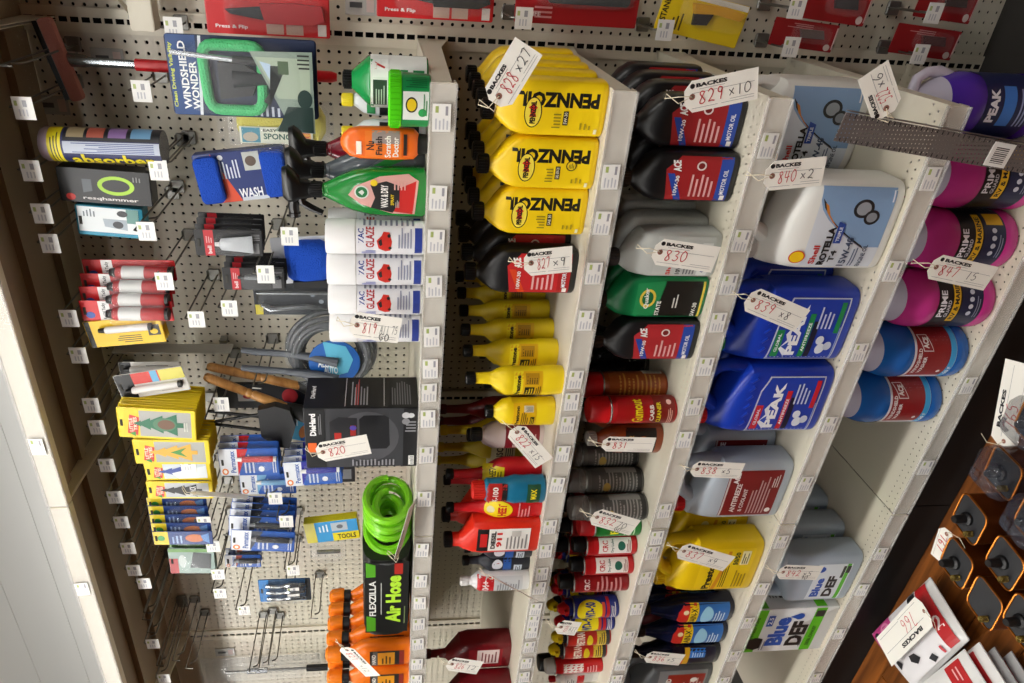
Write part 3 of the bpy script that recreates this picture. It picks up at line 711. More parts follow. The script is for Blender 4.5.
tubeb = bottle('grease_tube', 'tube', .05, .034, .165, [(0, .96, .2, 2), (.05, 1, .3, 2), (.5, .95, .8, 2), (.78, .8, .95, 2), (.84, .4, .5, 2), (.88, .3, .4, 2)], C('#d8d4ce', .35), (.87, 1, .009, .005, C('#b81a20'), 0), [('r', -.4, .12, .4, .7, '#c8c4be'), ('r', -.4, .3, .4, .45, '#b81a20'), ('l', -.3, .5, .3, .66, 4, False, '#5a5a5a')])
put(tubeb, -1.865, -.54, z, 'small white tube with red band and red nozzle')
dk = can('spray_can', .06, .18, C('#2a2c26', .35, .4), C('#1c1c1c', .4), [('r', -.8, .05, .8, .7, C('#34362c', .35)), ('l', -.4, .1, .4, .6, 6, False, '#7a7a6a')])
put(dk, -1.90, -.47, z, 'dark olive spray can behind the slim red can')
# ------------------------------------------------------------------ big jugs on the two lower decks
def jug(name, w, d, h, col, capc, ops, side=1, label_part='label', top=.66, capr=.022, e=5, handle_r=.015, grips=False):
    """F-style jug: neck on one side, moulded handle loop on the other (side = +1: handle to the right)"""
    t = thing(name); DEPTH[t.name] = d; CATS[t.name] = 'jug'; s = side
    S = scale_secs([(0, .93, .92, e), (.012, .985, .98, e), (.035, 1, 1, e), (top - .06, 1, 1, e), (top, .985, .985, e, 0), (top + .05, .86, .94, e, -s * .05), (top + .10, .66, .84, 4, -s * .15), (top + .145, .46, .66, 3, -s * .25), (top + .18, .30, .30 * w / d, 2.4, -s * .32), (top + .20, .22, .22 * w / d, 2, -s * .34), (top + .225, .22, .22 * w / d, 2, -s * .34)], w, d, h)
    q = MB(); q.loft(S, col, 32); q.obj('body', t)
    x0 = s * w * .40; zt = h * (top + .01)
    k = (.965 * h - handle_r - zt) / (h * .225)
    q = MB(); q.tube([(s * w * .37, 0, zt - .03), (s * w * .405, 0, zt), (s * w * .425, 0, zt + h * .08 * k), (s * w * .40, 0, zt + h * .15 * k), (s * w * .30, 0, zt + h * .205 * k), (s * w * .12, 0, zt + h * .225 * k), (-s * w * .08, 0, zt + h * .19 * k), (-s * w * .2, 0, zt + h * .11 * k)],
                    [handle_r * 1.5, handle_r * 1.25, handle_r, handle_r, handle_r, handle_r, handle_r * 1.1, handle_r * 1.3], col, 12, flat=1.25); q.obj('handle', t)
    c0, c1, cx = (top + .212) * h, (top + .285) * h, -s * .34 * w
    q = MB(); q.loft([(c0, capr, capr, 2, cx, 0), (c0 + .002, capr * 1.05, capr * 1.05, 2, cx, 0), (c1 - .003, capr, capr, 2, cx, 0), (c1, capr * .9, capr * .9, 2, cx, 0)], capc, 20)
    for k in range(20):
        a = k * PI / 10; q.box(cx + capr * 1.04 * math.cos(a), capr * 1.04 * math.sin(a), (c0 + c1) / 2, .002, .002, (c1 - c0) * .8, capc)
    q.obj('cap', t)
    if grips:
        q = MB()
        for k in range(6):
            x = w * (-.33 + .13 * k); q.tube([(x, -d * .485, h * .635), (x + .012, -d * .5, h * .60)], .0035, col, 6)
        q.obj('ridge', t)
    print_ops(surf_of(S, 'flat'), ops, w, h, t)
    return t
z = SZ[3]
curve = lambda n, f: [f(i / (n - 1)) for i in range(n)]
sw = curve(9, lambda t: (-.02 - .44 * t ** 1.3 + .42, .50 - .42 * (1 - (1 - t) ** 1.6)))
def arc(off):
    return [(.30 - .74 * t, .535 - .02 - .40 * (1 - math.cos(t * PI / 2)) - off) for t in [i / 10 for i in range(11)]]
bl = [(.44, .56), (.44, .065), (-.44, .065)]
rot_ops = [('r', -.44, .065, .44, .56, '#d5dbe4'),
           ('p', [(.44, .56), (.30, .56)] + [(.30 - .50 * t, .56 - .36 * t ** 1.6) for t in (.2, .4, .6, .8, 1)] + [(-.20, .065), (.44, .065)], '#86a6cc'),
           ('p', [(.32 - .50 * t, .55 - .36 * t ** 1.6) for t in (0, .2, .4, .6, .8, 1)] + [(.27 - .50 * t, .52 - .36 * t ** 1.6) for t in (1, .8, .6, .4, .2, 0)], '#1f1e22'),
           ('p', [(.27 - .50 * t, .525 - .36 * t ** 1.6) for t in (0, .2, .4, .6, .8, 1)] + [(.245 - .50 * t, .50 - .36 * t ** 1.6) for t in (1, .8, .6, .4, .2, 0)], '#d2822a'),
           ('e', .22, .26, .10, .068, '#202226'), ('e', .22, .26, .07, .048, '#9aa0a8'), ('e', .13, .19, .08, .052, '#202226'), ('e', .13, .19, .052, .035, '#8a9098'),
           ('e', -.33, .60, .075, .052, '#d8281c'), ('e', -.33, .60, .066, .045, '#f2c61a'), ('t', 'Shell', -.30, .49, .22, .042, 0, '#c8261c'),
           ('t', 'ROTELLA', -.20, .425, .44, .05, 0, '#17181c'), ('p', [(-.16, .395), (.08, .395), (.05, .345), (-.16, .345)], '#2a4a9c'), ('t', 'T4', -.31, .365, .14, .04, 0, '#17181c'), ('t', 'TRIPLE', -.06, .37, .16, .022, 0, '#e8eaf0'),
           ('t', '15W-40', -.26, .28, .34, .05, 0, '#3a4a66'), ('t', 'ENGINE OIL', -.30, .16, .26, .03, 0, '#2a3a5a'), ('l', -.42, .2, -.2, .24, 2, False, '#5a6a86'), ('l', .3, .075, .42, .10, 1, False, '#e8eaf0')]
rotella = jug('motor_oil_jug', .20, .12, .328, C('#e4e3de', .36), C('#c4c4c0'), rot_ops, side=1, top=.60)
put(rotella, -.278, -.588, z, 'large white oil jug with blue label, in front beside the blue jugs')
put(rotella, -.122, -.385, z, 'large white oil jug with blue label, set back by the upright')
def peak(capc, acc, name):
    ops = [('p', [(-.45, .07), (.40, .07), (.40, .50), (.20, .55), (-.45, .57)], '#c6ccd8'), ('p', [(-.435, .08), (.385, .08), (.385, .49), (.19, .54), (-.435, .558)], '#1a3eae'),
           ('r', -.40, .49, -.02, .545, acc), ('t', 'GLOBAL', -.2, .518, .26, .022, 0, '#e8ecf4'),
           ('t', 'PEAK', -.03, .405, .70, .075, 0, '#f2f4f8'), ('p', [(-.40, .44), (-.28, .50), (-.16, .455), (-.08, .475), (.02, .44)], '#e8ecf4'), ('p', [(-.30, .44), (-.25, .485), (-.18, .44)], '#1f4dbb'),
           ('r', -.40, .30, .20, .34, acc), ('t', 'ANTIFREEZE', -.12, .32, .4, .022, 0, '#f2f4f8'), ('r', -.40, .255, .10, .295, '#141a34'), ('e', -.28, .19, .075, .035, '#dfe4ee'), ('e', -.16, .21, .06, .03, '#dfe4ee'), ('e', -.24, .14, .06, .03, '#c8d0e0'),
           ('l', .0, .16, .32, .28, 4, False, '#c8d2ea'), ('r', -.06, .10, .35, .135, acc), ('l', -.42, .085, .2, .1, 1, False, '#9ab0e0')]
    return jug(name, .19, .105, .325, C('#1236a8', .33), capc, ops, side=1, top=.63, grips=True)
pk1 = peak(C('#148a3c'), '#138a4c', 'antifreeze_jug'); pk2 = peak(C('#d01c20'), '#cc1e2a', 'antifreeze_jug')
put(pk1, -.522, -.578, z, 'blue antifreeze jug with green cap and green label stripes')
put(pk1, -.505, -.464, z, 'blue antifreeze jug in shadow behind the green-capped one')
put(pk2, -.722, -.592, z, 'blue antifreeze jug with red cap and red label stripes')
put(pk2, -.715, -.476, z, 'blue antifreeze jug behind the red-capped one')
gal = jug('coolant_jug', .20, .092, .315, C('#a9b2bc', .3), C('#c8141a'),
    [('r', -.40, .08, .38, .55, '#7c1a1c'), ('r', -.40, .53, .38, .545, '#c8c0bc'), ('t', 'ACE', .26, .48, .18, .05, 0, '#ece6e2'), ('t', 'ANTIFREEZE', -.08, .44, .5, .045, 0, '#e6dcd8'), ('t', '& COOLANT', -.12, .37, .4, .035, 0, '#e6dcd8'), ('l', -.36, .15, .3, .32, 6, False, '#c09a98'), ('e', -.3, .12, .04, .025, '#ece6e2'), ('l', .1, .1, .34, .16, 3, False, '#d8c8c4')], side=1, top=.60)
put(gal, -1.022, -.578, z, 'pale grey coolant jug with dark red label and red cap')
put(gal, -1.005, -.475, z, 'pale grey coolant jug standing behind the red-labelled one')
pres = jug('antifreeze_jug', .20, .092, .315, C('#e2bd0c', .36), C('#e2bd0c', .36),
    [('p', [(-.42, .08), (.40, .08), (.40, .52), (.1, .56), (-.42, .56)], '#ecc914'), ('t', 'Prestone', -.06, .45, .68, .07, 0, '#17140e'), ('p', [(-.42, .36), (.36, .30), (.36, .33), (-.42, .40)], '#d8901c'), ('l', -.36, .28, .1, .34, 3, False, '#5a4a10'), ('l', -.36, .40, -.1, .415, 1, False, '#5a4a10'), ('e', .27, .42, .075, .04, '#f2e8a0'), ('t', '50/50', .22, .24, .24, .045, 0, '#1d4a2a'), ('r', .1, .12, .36, .2, '#f2e8b0'), ('l', .12, .13, .33, .19, 3, False, '#3a3a1a'), ('l', -.36, .1, 0, .22, 4, False, '#a8880f')], side=1, top=.60)
put(pres, -1.305, -.585, z, 'yellow antifreeze jug hung with a tag, in front')
put(pres, -1.29, -.480, z, 'yellow antifreeze jug standing behind the tagged one')
NAVY = C('#0c1230', .2)
rx_ops = [('r', -.47, .06, .47, .42, '#2c6cb8'), ('p', [(-.47, .42), (-.47, .56), (-.2, .62), (.2, .62), (.47, .56), (.47, .42)], '#c8281e'), ('r', -.47, .40, .47, .50, '#ecc81a'), ('t', 'RAIN-X', 0, .45, .74, .07, 0, '#17171c'), ('e', 0, .30, .4, .07, '#9ad0ea'), ('l', -.36, .1, .36, .22, 4, False, '#cfe4f4'), ('e', .2, .54, .1, .03, '#f0dcb0')]
rainx = bottle('washer_bottle', 'bottle', .088, .07, .285, [(0, .92, .92, 3), (.02, 1, 1, 3), (.55, .97, .97, 3), (.64, .86, .9, 2.6), (.74, .62, .72, 2.3), (.84, .42, .52, 2), (.88, .36, .45, 2), (.93, .34, .43, 2)], NAVY, (.9, 1, .017, .016, M_BLACK, 0), rx_ops)
put(rainx, -1.535, -.562, z, 'dark blue bottle with yellow and red label, next to the yellow jugs')
put(rainx, -1.628, -.568, z, 'dark blue bottle with yellow and red label, in the middle')
rain2 = bottle('washer_bottle', 'bottle', .09, .07, .285, [(0, .92, .92, 3), (.02, 1, 1, 3), (.55, .97, .97, 3), (.64, .86, .9, 2.6), (.74, .62, .72, 2.3), (.84, .42, .52, 2), (.88, .36, .45, 2), (.93, .34, .43, 2)], C('#080a1c', .2), (.9, 1, .017, .016, M_BLACK, 0),
    [('r', -.44, .06, .44, .40, '#12152c'), ('r', .04, .18, .42, .36, '#2a78d0'), ('r', -.44, .36, .44, .42, '#d8a41c'), ('r', -.44, .42, -.05, .5, '#d8601c'), ('l', .08, .2, .38, .34, 5, False, '#bcd8f2'), ('r', -.4, .1, -.2, .3, '#3a3c30')])
put(rain2, -1.725, -.572, z, 'black-blue bottle with small bright blue panel, beside the grey jug')
for X, Y in ((-1.515, -.46), (-1.61, -.46)): put(rainx, X, Y, z, 'dark blue bottle in the row behind', 'dark blue bottles behind')
dkj = jug('hydraulic_oil_jug', .19, .12, .30, C('#4e5052', .3), C('#7c1418'),
    [('r', -.44, .06, .42, .60, '#77797a'), ('r', -.36, .08, .34, .50, '#8c2418'), ('e', -.2, .44, .18, .1, '#b8c820'), ('e', -.2, .44, .13, .07, '#7c1e14'), ('t', 'FLUID', .1, .48, .3, .06, 0, '#e8e4da'), ('l', -.3, .1, .3, .32, 6, False, '#c8a096'), ('e', .2, .2, .06, .04, '#e0d8d0'), ('e', .02, .2, .06, .04, '#e0d8d0')], side=1)
put(dkj, -1.872, -.572, z, 'dark grey oil jug with red label under a paper tag')
redb = bottle('coolant_additive_bottle', 'bottle', .09, .07, .27, rainx and [(0, .92, .92, 3), (.02, 1, 1, 3), (.55, .97, .97, 3), (.66, .8, .86, 2.5), (.78, .45, .55, 2), (.93, .34, .43, 2)], C('#5c0c12', .3), (.9, 1, .017, .016, M_BLACK, 0), None)
put(redb, -1.76, -.43, z, 'dark red bottle in shadow behind the dark blue bottles')
# bottom deck
z = SZ[4]
def round_jug(name, fluid, ops, capc):
    w = .141; h = .292
    t = thing(name); DEPTH[t.name] = w; CATS[t.name] = 'jug'
    S = scale_secs([(0, .90, .90, 2), (.012, .97, .97, 2), (.03, 1, 1, 2), (.10, 1, 1, 2), (.115, .975, .975, 2), (.50, .975, .975, 2), (.515, 1, 1, 2), (.58, 1, 1, 2), (.66, .94, .94, 2), (.74, .80, .80, 2), (.82, .60, .60, 2), (.88, .42, .42, 2), (.905, .27, .27, 2), (.955, .26, .26, 2)], w, w, h)
    q = MB(); q.loft(S, fluid, 36); q.obj('body', t)
    q = MB(); top = film('milky_plastic', '#d9dbe2', .55, .3)
    q.loft([(a, b * 1.006, c * 1.006, e, f, g) for a, b, c, e, f, g in S[9:]], C('#b9b4c6', .35), 36); q.obj('shoulder', t)
    q = MB(); q.tube([(.055, -.0, .66 * h), (.066, -.0, .74 * h), (.064, -.0, .83 * h), (.050, 0, .90 * h), (.028, 0, .915 * h), (.010, 0, .905 * h)], [.016, .013, .011, .011, .011, .012], C('#c4becf', .35), 12); q.obj('handle', t)
    q = MB(); q.loft([(.95 * h, .022, .022, 2, 0, 0), (.952 * h, .023, .023, 2, 0, 0), (h - .002, .022, .022, 2, 0, 0), (h, .02, .02, 2, 0, 0)], capc, 20)
    for k in range(20): q.box(.0232 * math.cos(k * PI / 10), .0232 * math.sin(k * PI / 10), .975 * h, .002, .002, .012, capc)
    q.obj('cap', t)
    print_ops(surf_of(S, 'cyl'), ops, w, h, t, curved=True)
    return t
prime = [('r', -.95, .12, .95, .50, '#121218'), ('r', -.95, .12, .95, .30, '#1a2444'), ('t', 'PRIME', -.10, .455, .46, .05, 0, '#eceaf0'), ('t', 'GUARD', -.18, .405, .30, .028, 0, '#c8c6d0'), ('r', -.42, .315, .40, .375, '#e0b020'), ('t', 'RV & MARINE', -.02, .345, .72, .038, 0, '#17171c'),
         ('e', -.25, .22, .04, .02, '#c8ccd8'), ('e', -.13, .22, .04, .02, '#c8ccd8'), ('e', -.01, .22, .04, .02, '#c8ccd8'), ('e', .11, .22, .04, .02, '#c8ccd8'), ('l', -.32, .14, .2, .18, 2, False, '#8a90a4'), ('r', .2, .14, .42, .28, '#e0b020'), ('l', .5, .14, .9, .46, 8, False, '#6a6a74')]
pinkj = round_jug('antifreeze_jug', C('#bf3486', .25), prime, C('#e8e6ea'))
for j, (X, Y, l) in enumerate(((-.191, -.545, 'pink antifreeze jug beside the purple one'), (-.335, -.555, 'pink antifreeze jug between two others of its kind'), (-.478, -.572, 'pink antifreeze jug standing next to the blue washer jugs'))):
    put(pinkj, X, Y, z, l, None, .42)
put(pinkj, -.29, -.38, z, 'pink antifreeze jug in the back row')
purp = round_jug('washer_fluid_jug', C('#4a2a9a', .25), [('r', -.95, .12, .95, .50, '#17204c'), ('t', 'PEAK', 0, .43, .5, .07, 0, '#eceaf0'), ('r', -.3, .26, .3, .36, '#3a7ad0'), ('l', -.3, .14, .3, .23, 3, False, '#9aa4cc')], C('#e8e6ea'))
put(purp, -.055, -.47, z, 'purple washer fluid jug by the upright', None, .2)
acew = round_jug('washer_fluid_jug', C('#1c5fae', .25), [('r', -.95, .12, .95, .50, '#d2d4da'), ('r', -.55, .17, .46, .48, '#8c181c'), ('r', .46, .13, .95, .49, '#b8bcc6'), ('l', .5, .15, .92, .47, 9, False, '#5a6a8c'), ('r', -.62, .125, .46, .175, '#38a0d8'), ('p', [(-.02, .33), (.28, .38), (.28, .47), (-.02, .42)], '#e8dedc'), ('p', [(-.005, .338), (.265, .386), (.265, .46), (-.005, .415)], '#8c181c'), ('t', 'ACE', .13, .40, .2, .05, 0, '#f0eae8'), ('t', 'WINDSHIELD', -.22, .45, .5, .032, 0, '#f0eae8'), ('t', 'WASHER', -.28, .40, .34, .032, 0, '#f0eae8'), ('t', '-20 F', -.4, .15, .2, .03, 0, '#f4f6fa'), ('e', -.4, .23, .03, .016, '#f0eae8')], C('#d8dae0'))
put(acew, -.622, -.572, z, 'blue washer fluid jug with red label, next to the pink jugs', None, .48)
put(acew, -.768, -.566, z, 'blue washer fluid jug with red label, at the end of its row', None, .52)
put(acew, -.70, -.40, z, 'blue washer fluid jug in the back row')
defj = jug('diesel_fluid_jug', .205, .09, .30, C('#a7b4c2', .3), C('#2a56b4'),
    [('r', -.40, .10, .34, .46, '#dfe6ec'), ('t', 'Blue', -.14, .38, .40, .09, 0, '#2a56b4'), ('t', 'DEF', -.12, .25, .44, .10, 0, '#17181c'), ('r', -.40, .115, .34, .155, '#5cbc2e'), ('e', .24, .42, .06, .05, '#2a56b4'), ('r', .06, .16, .3, .19, '#2c2c2e'), ('r', .16, .11, .3, .15, '#1e1e20')], side=-1, top=.62)
for j, (X, Y) in enumerate(((-1.395, -.565), (-1.38, -.465), (-1.365, -.365))):
    put(defj, X, Y, z, ['pale blue-grey diesel fluid jug hung with a tag', 'pale diesel fluid jug standing second in its file', 'pale diesel fluid jug at the back of its file'][j])
bx = thing('diesel_fluid_box'); DEPTH[bx.name] = .20; CATS[bx.name] = 'box'
q = MB(); q.rbox(0, 0, .145, .205, .20, .29, .003, C('#e4e6e6', .55)); q.obj('carton', bx)
GRN = '#5fc31e'
print_ops(plane_surf(-.1), [('r', -.49, .80, .49, .985, GRN), ('r', -.49, .14, .49, .26, GRN), ('t', 'GUARANTEED PURE', -.05, .89, .76, .05, 0, '#1a3a10'),
    ('t', 'Blue', -.02, .60, .66, .20, 0, '#2458b8'), ('t', 'DEF', -.08, .37, .58, .19, 0, '#161719'), ('e', .32, .42, .07, .05, '#2458b8'), ('p', [(.26, .44), (.32, .53), (.38, .44)], '#2458b8'), ('r', .12, .70, .36, .775, '#2458b8'), ('t', '2.5', .24, .737, .16, .05, 0, '#eef2f8'), ('l', -.4, .28, -.1, .30, 1, False, '#5a5c60'), ('r', .3, .15, .44, .25, '#2a2a2c'), ('t', 'DIESEL EXHAUST', -.14, .20, .46, .04, 0, '#1a4a10'), ('l', -.44, .70, -.1, .76, 2, False, '#8a8c90')], .205, .29, bx, first='front_print', flat=True)
def side_surf(x): return lambda u, v, off: (x + off, u, v)
print_ops(side_surf(.1025), [('r', -.48, .80, .48, .985, GRN), ('r', -.48, .14, .48, .26, GRN), ('r', -.3, .5, .2, .62, '#17181c'), ('r', -.3, .36, .1, .46, '#2458b8'), ('l', -.3, .64, .3, .74, 3, False, '#6a6c70')], .20, .29, bx, first='side_print', flat=True)
q = MB(); q.prism([(-.03, .235), (-.02, .26), (.02, .262), (.03, .24), (.022, .215), (-.02, .212)], -.101, -.0999, C('#141414', .6)); o = q.obj('hand_hole', bx); o.location.x = -.06
put(bx, -1.622, -.562, z, 'white carton with green bands and blue and black lettering')

# ------------------------------------------------------------------ top deck under the pegboard
z = SZ[0]
slime = bottle('compound_bottle', 'bottle', .092, .09, .16, [(0, .95, .95, 2.6), (.02, 1, 1, 2.6), (.66, 1, 1, 2.6), (.70, .96, .96, 2.4), (.80, .66, .66, 2), (.88, .40, .40, 2), (.91, .3, .3, 2)], C('#158a45', .25), (.88, 1, .016, .015, M_BLACK, 0),
    [('r', -.52, .02, .52, .67, '#e6e8e4'), ('r', -.46, .48, .10, .64, '#28402e'), ('r', -.46, .24, .3, .40, '#1c8a4a'), ('r', -.46, .05, .3, .18, '#1c8a4a'), ('l', -.4, .27, .2, .38, 4, False, '#bfe0c8'), ('l', -.4, .5, .05, .62, 4, False, '#b8c8ba'), ('r', .15, .46, .46, .64, '#eef0ec'), ('t', '7', .36, .56, .12, .12, 0, '#c01a1e'), ('l', -.4, .07, .2, .16, 3, False, '#bfe0c8')])
put(slime, -.048, -.505, z, 'round green rubbing compound bottle with black cap and white label')
q = MB(); t = thing('paste_tub'); DEPTH[t.name] = .094; CATS[t.name] = 'tub'
S = [(0, .043, .043, 2, 0, 0), (.003, .045, .045, 2, 0, 0), (.058, .047, .047, 2, 0, 0)]
q.loft(S, C('#0d7a3c', .35), 32); q.obj('body', t)
q = MB(); q.loft([(.052, .0485, .0485, 2, 0, 0), (.054, .049, .049, 2, 0, 0), (.072, .049, .049, 2, 0, 0), (.075, .046, .046, 2, 0, 0)], C('#54d21c', .2), 32)
for k in range(32): q.box(.049 * math.cos(k * PI / 16), .049 * math.sin(k * PI / 16), .063, .002, .002, .016, C('#4cc818', .2))
q.obj('lid', t)
print_ops(surf_of(S, 'cyl'), [('r', -.62, .05, .62, .68, '#0f8a46'), ('r', -.30, .06, .24, .66, '#e8ece6'), ('e', .0, .46, .14, .14, '#1a1c18'), ('e', .0, .46, .11, .11, '#e8c81c'), ('e', -.14, .2, .08, .1, '#2aa050'), ('l', -.2, .08, .2, .2, 2, False, '#3a8a4a'), ('l', .3, .1, .56, .6, 6, True, '#0a5a2c')], .094, .075, t, curved=True)
put(t, -.062, -.603, z, 'green paste tub with a bright lime lid')
wb = bottle('polish_bottle', 'bottle', .056, .036, .165, [(0, .95, .95, 2.6), (.02, 1, 1, 2.6), (.62, 1, 1, 2.6), (.74, .86, .9, 2.4), (.82, .5, .6, 2), (.86, .38, .5, 2), (.9, .36, .48, 2)], C('#d8dce0', .35), (.86, 1, .0115, .011, C('#ecd626', .4), 0),
    [('r', -.45, .08, .45, .55, '#191a1e'), ('t', 'SCRATCH', 0, .42, .7, .06, 0, '#d85a20'), ('r', -.4, .6, .3, .7, '#2a8a50'), ('l', -.36, .12, .3, .3, 4, False, '#a8a8a8')])
put(wb, -.092, -.445, z, 'white polish bottle with yellow cap behind the tub')
put(wb, -.150, -.47, z, 'white polish bottle with yellow cap behind the orange bottle')
t = bottle('scratch_remover_bottle', 'bottle', .062, .036, .163, [(.10, .62, .62, 2.4), (.13, .78, .8, 2.6), (.16, .92, .92, 2.8), (.4, 1, 1, 2.8), (.78, .96, .96, 2.8), (.90, .82, .84, 2.6), (.97, .5, .56, 2.3), (1, .2, .25, 2)], C('#ee6a14', .3), None,
    [('r', -.40, .30, .40, .72, '#f07a26'), ('r', .05, .32, .42, .64, '#9a8a86'), ('t', 'Nu', -.02, .66, .26, .09, 0, '#26201c'), ('t', 'Finish', -.02, .56, .56, .075, 0, '#26201c'), ('t', 'Scratch', -.05, .46, .66, .07, 0, '#f6efe6'), ('t', 'Doctor', -.05, .37, .6, .07, 0, '#f6efe6'), ('r', -.3, .24, .34, .28, '#2c2420'), ('r', -.3, .76, .1, .82, '#f4e8d8')])
q = MB(); q.loft([(0, .017, .013, 2.6, 0, 0), (.002, .018, .014, 2.6, 0, 0), (.02, .02, .013, 2.6, 0, 0)], M_BLACK, 20); q.obj('cap', t)
put(t, -.148, -.548, z, 'orange scratch remover bottle standing on its black cap')
# spray trigger bottles
def trigger_bottle(col, ops, name, h=.215, w=.100):
    t = bottle(name, 'bottle', w, .055, h, [(0, .90, .9, 3), (.02, .98, .98, 3), (.14, 1.0, 1, 3), (.30, .98, .98, 3), (.50, .95, .95, 2.8, .0), (.66, .80, .86, 2.5, .0), (.78, .58, .7, 2.2, .0), (.86, .40, .54, 2), (.92, .27, .44, 2), (.95, .2, .38, 2)], col, (.93, 1.06, .0145, .014, M_BLACK, 0), ops)
    q = MB()
    for k, zz in enumerate((.84, .885, .925)): q.tube([((.20 + .0 * k - .03 * k) * w * math.sin(a * PI / 8) * .9, .013 * math.cos(a * PI / 8), zz * h) for a in range(16)], .0018, col, 6, closed=True)
    q.obj('neck_ring', t)
    hz = h * 1.06
    q = MB()
    q.loft([(hz - .006, .016, .013, 2.5, 0, 0), (hz + .014, .019, .014, 3, 0, 0), (hz + .026, .030, .021, 3, .006, 0), (hz + .038, .036, .020, 3, .010, 0), (hz + .048, .030, .013, 3, .012, 0)], M_BLACK, 20)
    q.obj('spray_head', t)
    q = MB(); q.tube([(-.014, 0, hz + .028), (-.034, 0, hz + .030), (-.048, 0, hz + .029)], [.012, .011, .010], M_BLACK, 10); q.tube([(-.048, 0, hz + .029), (-.056, 0, hz + .029)], [.012, .012], M_BLACK, 10); q.obj('nozzle', t)
    q = MB(); q.tube([(-.012, 0, hz + .016), (-.028, 0, hz + .012), (-.038, 0, hz - .004), (-.048, 0, hz - .026)], [.009, .008, .0075, .006], M_BLACK, 8); q.obj('trigger', t)
    return t
tw = trigger_bottle(C('#12822f', .18, coat=.5),
    [('p', [(-.38, .10), (.30, .07), (.42, .16), (.36, .42), (.16, .64), (-.02, .70), (-.20, .58), (-.38, .30)], '#d9a49c'), ('p', [(-.38, .12), (.30, .09), (.10, .30), (-.10, .46), (-.30, .40)], '#c42420'),
     ('p', [(-.36, .30), (-.10, .24), (.20, .24), (.28, .36), (.20, .50), (-.05, .46), (-.26, .50)], '#1b1a1a'), ('t', 'WAX & DRY', -.02, .375, .46, .065, 0, '#f4f1ec'), ('e', .05, .58, .13, .065, '#d8ded6'), ('e', .05, .58, .105, .052, '#12703a'), ('p', [(-.01, .575), (.05, .61), (.1, .575), (.05, .555)], '#d8ded6'), ('e', .24, .47, .06, .032, '#e6c81c'), ('t', 'SPRAY', -.08, .305, .22, .03, 0, '#e6c81c'), ('l', -.24, .24, -.05, .28, 3, False, '#bdb7b0'), ('l', .12, .18, .34, .3, 4, False, '#e0a8a0')], 'spray_bottle')
tg = trigger_bottle(C('#4e565e', .2, coat=.5), [('p', [(-.38, .10), (.36, .10), (.36, .40), (.1, .56), (-.2, .50), (-.38, .30)], '#5c646c'), ('p', [(.36, .16), (.40, .30), (.1, .56), (.02, .52)], '#1d8a34'), ('e', .0, .58, .12, .06, '#12703a'), ('e', .0, .58, .09, .045, '#2a3036'), ('l', -.3, .14, .2, .3, 4, False, '#8c949c')], 'spray_bottle')
tr = trigger_bottle(C('#7a1226', .2, coat=.5), [('p', [(-.38, .10), (.36, .10), (.36, .40), (.1, .56), (-.2, .50), (-.38, .30)], '#8a2030'), ('l', -.3, .14, .2, .3, 4, False, '#c48a90')], 'spray_bottle')
put(tw, -.244, -.552, z, 'green trigger spray bottle with red and black label')
put(tg, -.225, -.488, z, 'grey trigger spray bottle behind the green one')
put(tr, -.20, -.42, z, 'dark red trigger spray bottle behind the grey one')
glz = bottle('glaze_bottle', 'bottle', .068, .068, .196, [(0, .96, .96, 2), (.01, 1, 1, 2), (.70, 1, 1, 2), (.715, .98, .98, 2)], C('#e9e9ea', .35), None,
    [('r', -.78, .02, .78, .69, C('#e4e4e8', .4)), ('t', 'ZAC', .16, .645, .42, .06, 0, '#24388c'), ('t', 'GLAZE', .12, .555, .62, .085, 0, '#b01c24'), ('p', [(-.34, .40), (-.22, .47), (.02, .49), (.16, .44), (.28, .42), (.26, .36), (.0, .335), (-.30, .35)], '#c8281c'), ('p', [(-.14, .455), (.0, .475), (.08, .44), (-.1, .43)], '#2a1a1a'), ('e', -.2, .355, .05, .017, '#1c1a1a'), ('e', .16, .365, .05, .017, '#1c1a1a'),
     ('r', -.40, .03, .40, .105, '#24388c'), ('l', -.2, .13, .4, .28, 5, False, '#8a8ea8'), ('l', -.46, .5, -.28, .66, 3, True, '#3a56b4'), ('l', .46, .1, .76, .64, 10, False, '#7a7c90')], kind='cyl')
S_ = [(.70, .0345), (.705, .0352), (.97, .0352), (1, .0335)]
q = MB(); q.loft([(a * .196, b, b, 2, 0, 0) for a, b in S_], C('#f0f0f0', .3), 28)
q.obj('cap', glz)
for j, X in enumerate((-.334, -.405, -.476, -.547)):
    put(glz, X, -.575 + .004 * j, z, ['white glaze bottle with red car picture, beside the green spray bottle', 'white glaze bottle, second from the green spray bottle', 'white glaze bottle, third from the green spray bottle', 'white glaze bottle hung with a paper tag'][j], None, .12)
for j, X in enumerate((-.34, -.415, -.49)): put(glz, X, -.495, z, 'white glaze bottle in the row behind', 'white glaze bottles behind')
